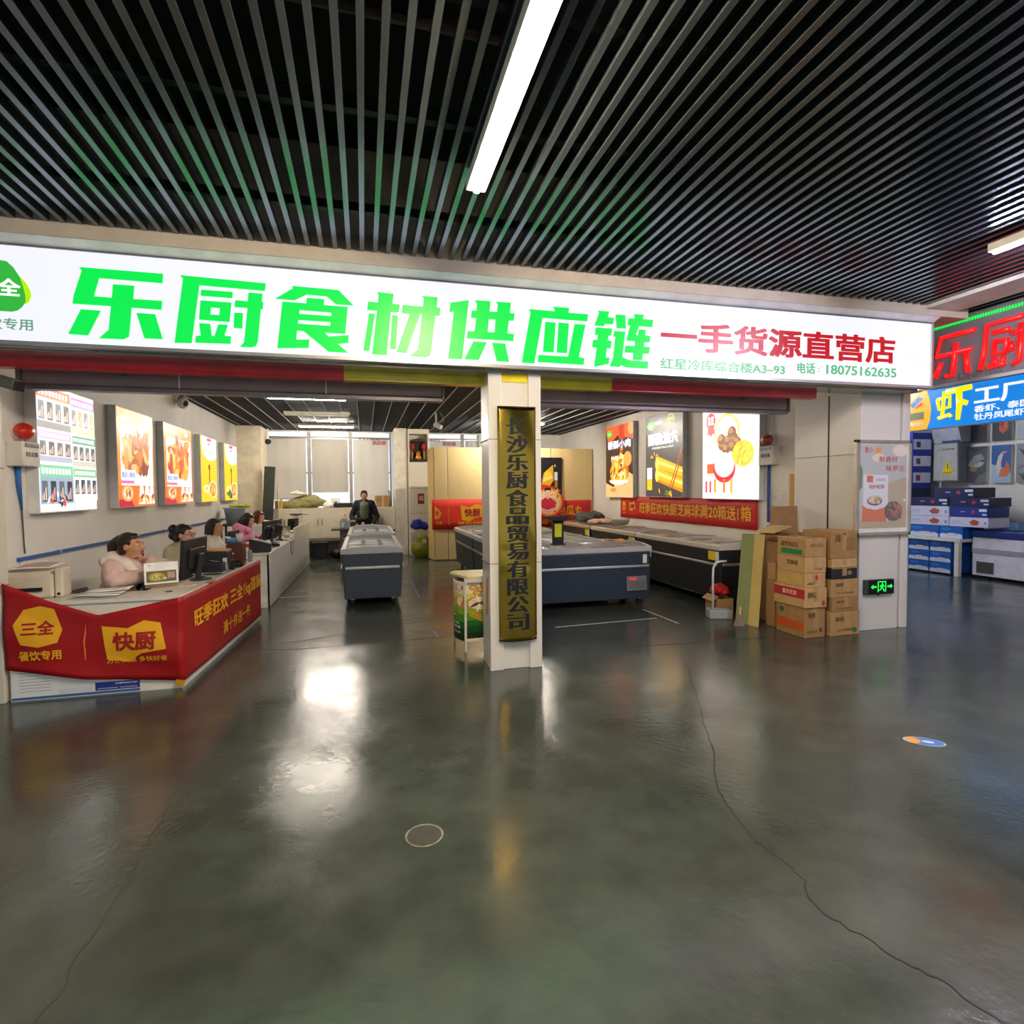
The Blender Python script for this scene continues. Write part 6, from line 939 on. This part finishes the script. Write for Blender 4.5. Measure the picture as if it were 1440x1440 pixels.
# ---------------------------------------------------------------- people
def person(lb, loc, rz, kind, jacket, hair, style, head=(0, 0), aR=None, aL=None, stand=False, lean=0., puff=1., inner=None, hood=None, glasses=False, trousers='#23262e', skin='#d9a384', cat='person', zip_=None):
    t = thing('person', lb, cat, loc, rz); SK = M(skin, .5, var=.05, sc=30); JK = M(jacket, .85, var=.1, sc=14, bump=.25); HM = M(hair, .42, var=.35, sc=50, stretch=(7, 7, .8))
    dz = .39 if stand else 0.
    pel = V((0, 0, .53 + dz)); bel = V((.015 + lean * .4, 0, .68 + dz)); che = V((.03 + lean * .8, 0, .86 + dz)); nek = V((.045 + lean, 0, .985 + dz)); hd = V((.075 + lean * 1.15, 0, 1.125 + dz))
    Rh = rot(head[0], head[1]); H = lambda x, y, z: hd + Rh @ V((x, y, z))
    sh = {s: V((.02 + lean * .9, s * .175, .935 + dz)) for s in (-1, 1)}
    arm = {-1: aR or ((.1, -.26, .76), (.34, -.14, .86)), 1: aL or ((.1, .26, .76), (.34, .14, .86))}
    leg = {s: [V((0, s * .09, .52 + dz)), V((.4, s * .12, .5)) if not stand else V((.02, s * .1, .48)), V((.42, s * .12, .09)) if not stand else V((0, s * .11, .09))] for s in (-1, 1)}
    # body: one continuous surface, hands welded on at the wrists
    S = [('e', che, (.105, .15, .17)), ('e', bel, (.1, .135, .16)), ('e', pel, (.11, .15, .1)), ('c', sh[-1], sh[1], .06, .06), ('c', che, nek, .08, .055), ('c', nek, hd + V((0, 0, -.05)), .052, .05)]
    S += [('e', H(-.005, 0, .025), (.096, .077, .104), Rh), ('e', H(.03, 0, -.05), (.062, .06, .072), Rh), ('e', H(.066, 0, -.098), (.026, .03, .022), Rh), ('e', H(.062, 0, .01), (.036, .058, .05), Rh), ('c', H(.094, 0, .022), H(.112, 0, -.022), .008, .0135), ('e', H(.1, 0, -.03), (.016, .019, .011), Rh), ('e', H(.086, 0, -.064), (.013, .024, .0095), Rh), ('e', H(.083, 0, .042), (.015, .055, .012), Rh)]
    for s in (-1, 1):
        S += [('e', H(-.006, s * .079, -.008), (.02, .011, .033), Rh), ('e', H(.062, s * .042, -.028), (.03, .026, .03), Rh)]
        e, h = V(arm[s][0]) + V((0, 0, dz)), V(arm[s][1]) + V((0, 0, dz)); S += [('c', sh[s], e, .05, .04), ('c', e, h, .04, .027)]
        l = leg[s]; S += [('c', l[0], l[1], .085, .058), ('c', l[1], l[2], .055, .038), ('c', l[2] + V((0, 0, -.045)), l[2] + V((.13, 0, -.06)), .038, .028)]
    bs = B(); me = remesh(S, .0085, 3); bs.v = [tuple(v.co) for v in me.vertices]; bs.f = [list(p.vertices) for p in me.polygons]; bs.mats = [SK]; bs.m = [0] * len(bs.f)
    for s in (-1, 1):
        e, h = V(arm[s][0]) + V((0, 0, dz)), V(arm[s][1]) + V((0, 0, dz)); d = (h - e).normalized(); side = d.cross(V((0, 0, 1))); side = side.normalized() if side.length > .1 else V((0, 1, 0)); up = side.cross(d); hs = [('c', h - d * .03, h + d * .01, .026, .025), ('c', h + d * .025 - side * .02, h + d * .065 - side * .024, .017, .014), ('c', h + d * .025 + side * .02, h + d * .065 + side * .024, .017, .014), ('e', h + d * .05, (.035, .035, .018), d.to_track_quat('X', 'Z').to_matrix())]
        for k, fl_ in enumerate((.07, .08, .076, .058)):
            o = h + d * .08 + side * (-.03 + k * .02); m_ = o + d * fl_ * .5 - up * .008; q_ = m_ + d * fl_ * .35 - up * .028; hs += [('c', o - d * .02, m_, .0088, .008), ('c', m_, q_, .008, .0068)]
        th = h + d * .03 - side * s * .03; hs += [('c', th, th + d * .035 - side * s * .018 - up * .006, .011, .0095), ('c', th + d * .035 - side * s * .018 - up * .006, th + d * .06 - side * s * .014 - up * .016, .0095, .0075)]
        mh = remesh(hs, .0045, 2); n0 = len(bs.v); bs.v += [tuple(v.co) for v in mh.vertices]; bs.f += [[n0 + i for i in p.vertices] for p in mh.polygons]; bs.m = [0] * len(bs.f)
    bd = bs.build('body', t, True)
    for s in (-1, 1):
        ey = B().ell(H(.081, s * .033, .018), (.0125, .0155, .0085), M('#efe9e4', .2, var=0), Rh).build('eye', t, True); B().ell(H(.0905, s * .033, .018), (.004, .0065, .0068), M('#1a120e', .1, var=0), Rh).build('iris', ey, True)
        B().tube([H(.092, s * .016, .036), H(.092, s * .034, .041), H(.082, s * .052, .036)], [.0035, .004, .002], HM, 6).build('eyebrow', t, True)
    B().ell(H(.0975, 0, -.060), (.006, .021, .0045), M('#b0605a', .4), Rh).ell(H(.0965, 0, -.069), (.006, .019, .005), M('#b8685f', .4), Rh).build('lips', t, True)
    if glasses:
        b = B()
        for s in (-1, 1): b.tube([H(.104, s * .034 + .022 * math.cos(a), .016 + .017 * math.sin(a)) for a in [k * .5236 for k in range(13)]], .002, M('#5a2a24', .3), 6); b.tube([H(.104, s * .056, .02), H(.04, s * .08, .018), H(-.01, s * .084, .01)], .002, M('#5a2a24', .3), 6)
        b.tube([H(.106, -.012, .018), H(.108, 0, .022), H(.106, .012, .018)], .002, M('#5a2a24', .3), 6); b.build('glasses', t)
    # hair
    hc = [('e', H(-.024, 0, .035), (.096, .083, .097), Rh), ('e', H(.018, 0, .082), (.06, .068, .042), Rh)]
    if style != 'short':
        for s in (-1, 1): hc += [('e', H(-.012, s * .06, .035), (.052, .023, .048), Rh), ('e', H(-.05, s * .054, -.03), (.042, .028, .048), Rh)]
    if style == 'ponytail': hc += [('e', H(-.1, 0, .05), (.04, .045, .045), Rh), ('c', H(-.11, .0, .055), H(-.165, .01, .01), .042, .045), ('c', H(-.165, .01, .01), H(-.185, .02, -.1), .045, .024), ('c', H(-.185, .02, -.1), H(-.19, .02, -.15), .024, .01), ('c', H(.06, .075, .03), H(.065, .08, -.12), .012, .008)]
    if style == 'bun': hc += [('e', H(-.125, .0, .06), (.052, .06, .055), Rh), ('e', H(-.12, 0, -.015), (.05, .06, .055), Rh), ('e', H(-.085, 0, -.06), (.035, .05, .03), Rh)]
    if style == 'long':
        for s in (-1, 1): hc += [('c', H(-.04, s * .066, .0), H(-.05, s * .085, -.2), .042, .034), ('c', H(.0, s * .075, .03), H(-.012, s * .082, -.12), .022, .022)]
        hc += [('c', H(-.08, 0, 0), H(-.1, 0, -.22), .058, .045)]
    if style == 'drape':
        for s in (-1, 1): hc += [('c', H(.02, s * .078, .03), H(.045, s * .084, -.2), .03, .03), ('c', H(-.03, s * .075, .0), H(-.02, s * .1, -.22), .045, .03)]
        hc += [('c', H(-.08, 0, 0), H(-.1, 0, -.2), .058, .045)]
    if style == 'short': hc = [('e', H(-.014, 0, .04), (.1, .084, .095), Rh), ('e', H(.03, 0, .1), (.062, .066, .03), Rh)] + [('e', H(-.01, s * .07, .02), (.035, .016, .045), Rh) for s in (-1, 1)]
    blob('hair', hc, HM, t, .0075, 2, disp=.0025, dsc=60)
    if style == 'ponytail': B().tube([H(-.105, .045 * math.cos(a), .055 + .045 * math.sin(a)) for a in [k * .5236 for k in range(13)]], .006, M('#2a2a34', .5), 6).build('hair_tie', t)
    # jacket
    p = puff; J = [('e', che, (.15 * p, .2 * p, .19), ), ('e', bel, (.155 * p, .195 * p, .19)), ('e', pel + V((0, 0, .03)), (.16 * p, .2 * p, .12)), ('c', sh[-1], sh[1], .083 * p, .083 * p), ('c', che, nek + V((-.01, 0, -.03)), .13, .085)]
    for s in (-1, 1):
        e, h = V(arm[s][0]) + V((0, 0, dz)), V(arm[s][1]) + V((0, 0, dz)); w_ = h + (e - h) * .08; J += [('c', sh[s], e, .08 * p, .07 * p), ('c', e, w_, .07 * p, .05 * p)]
    jk = blob('jacket', J, JK, t, .011, 3, disp=.006, dsc=13)
    if hood:
        hm = M(hood, .9, var=.06, sc=20, bump=.3); q_ = [('e', nek + V((-.11, 0, .01)), (.1, .17, .09))]
        for s in (-1, 1): q_ += [('c', nek + V((-.07, s * .12, .04)), nek + V((.06, s * .145, -.015)), .048, .052), ('c', nek + V((.06, s * .145, -.01)), che + V((.165, s * .06, -.04)), .052, .045)]
        cl_ = blob('collar', q_, hm, t, .011, 3)
        for s in (-1, 1): B().tube([nek + V((-.08, s * .19, -.035)), nek + V((.06, s * .2, -.055)), che + V((.17, s * .11, .0)), che + V((.2, s * .07, -.09))], .005, M('#8a6a62', .8), cl_ and 6).build('seam', cl_)
    else:
        q_ = [('c', nek + V((-.075, 0, .02)), nek + V((-.04, s * .075, .02)), .026, .026) for s in (-1, 1)] + [('c', nek + V((-.04, s * .075, .02)), nek + V((.06, s * .05, -.035)), .026, .024) for s in (-1, 1)]; blob('collar', q_, JK, t, .009, 2)
    if inner: blob('shirt', ([('e', che + V((.06, 0, -.03)), (.105, .085, .17))] if not stand else [('c', che + V((.06, 0, .02)), pel + V((.06, 0, .1)), .128, .128)]) + [('c', nek + V((.005, 0, -.06)), nek + V((.01, 0, -.0)), .07, .062)], M(inner, .85, var=.08, sc=30, bump=.15), t, .01, 2)
    if zip_: B().tube([che + V((.152 * p, 0, .05)), bel + V((.158 * p, 0, 0)), pel + V((.16 * p, 0, .05))], .005, M(zip_, .4), 6).build('zip', t)
    TR = M(trousers, .85, var=.12, sc=40, bump=.2); q_ = [('e', pel, (.13, .17, .11))]
    for s in (-1, 1): l = leg[s]; q_ += [('c', l[0], l[1], .1, .075), ('c', l[1], l[2] + V((0, 0, .03)), .073, .058)]
    blob('trousers', q_, TR, t, .013, 2)
    for s in (-1, 1): l = leg[s][2]; blob('shoe', [('c', l + V((-.02, 0, -.045)), l + V((.15, 0, -.055)), .045, .036), ('b', l + V((.06, 0, -.079)), (.25, .08, .022))], M('#26262a', .6), t, .009, 2)
    return t
# seated staff, facing the counter (+X); the chairs stand behind them
W = [(-2.27, 6.02), (-2.19, 7.4), (-2.18, 8.82), (-2.2, 10.9), (-2.22, 12.1)]
for (x, y), lb in zip(W, ('black office chair under the woman in the pale pink coat', 'black office chair under the woman with the hair bun', 'black office chair under the woman in white with long hair', 'black office chair under the woman in the bright pink hood', 'black office chair under the woman with brown hair')): chair(lb, x - .03, y, 0)
person('seated woman in pale pink hooded coat with ponytail, chin on sleeve', (-2.27, 6.02, 0), -.08, 'seated', '#e0c0b8', '#2a1a14', 'ponytail', (-.06, .0), ((.12, -.27, .84), (.40, -.12, .875)), ((.42, .17, .88), (.275, .045, .985)), False, .06, 1.1, '#141416', '#f0e2d8', skin='#c98f6c')
person('seated woman in sage green jacket with bun and glasses behind the large monitor', (-2.19, 7.4, 0), -.1, 'seated', '#b7b294', '#171312', 'bun', (-.05, .1), ((.12, -.28, .80), (.34, -.2, .86)), None, False, .05, 1.08, '#d8d2c0', None, True, skin='#dba98c')
person('seated woman in white jacket with long black hair, third along the counter', (-2.18, 8.82, 0), -.08, 'seated', '#dcd6c8', '#15110f', 'long', (-.1, .05), None, None, False, .04, 1.06, '#8a6a3c', None, skin='#d49c78')
person('seated woman in bright pink hood with black hair, head bent down', (-2.2, 10.9, 0), -.1, 'seated', '#e58ab4', '#141216', 'drape', (0, .45), None, None, False, .1, 1.05, '#2a2026', '#f09cc0', skin='#d9a384')
person('seated woman with long brown hair leaning on her hand, farthest along the counter', (-2.22, 12.1, 0), -.1, 'seated', '#d8cfbc', '#5a2e1a', 'drape', (-.1, .35), None, ((.34, .16, .865), (.26, .07, 1.0)), False, .1, 1.05, '#b0a890', None, skin='#dba080')
person('standing man in open navy jacket over a grey-green top at the back', (.0, 14.36, 0), -math.pi / 2 - .02, 'standing', '#1c222e', '#15120f', 'short', (0, 0), ((-.02, -.3, .62), (.14, -.2, .45)), ((-.02, .3, .62), (.14, .2, .45)), True, .0, 1.0, '#6c735e', None, trousers='#1c1f28', skin='#c98f70')
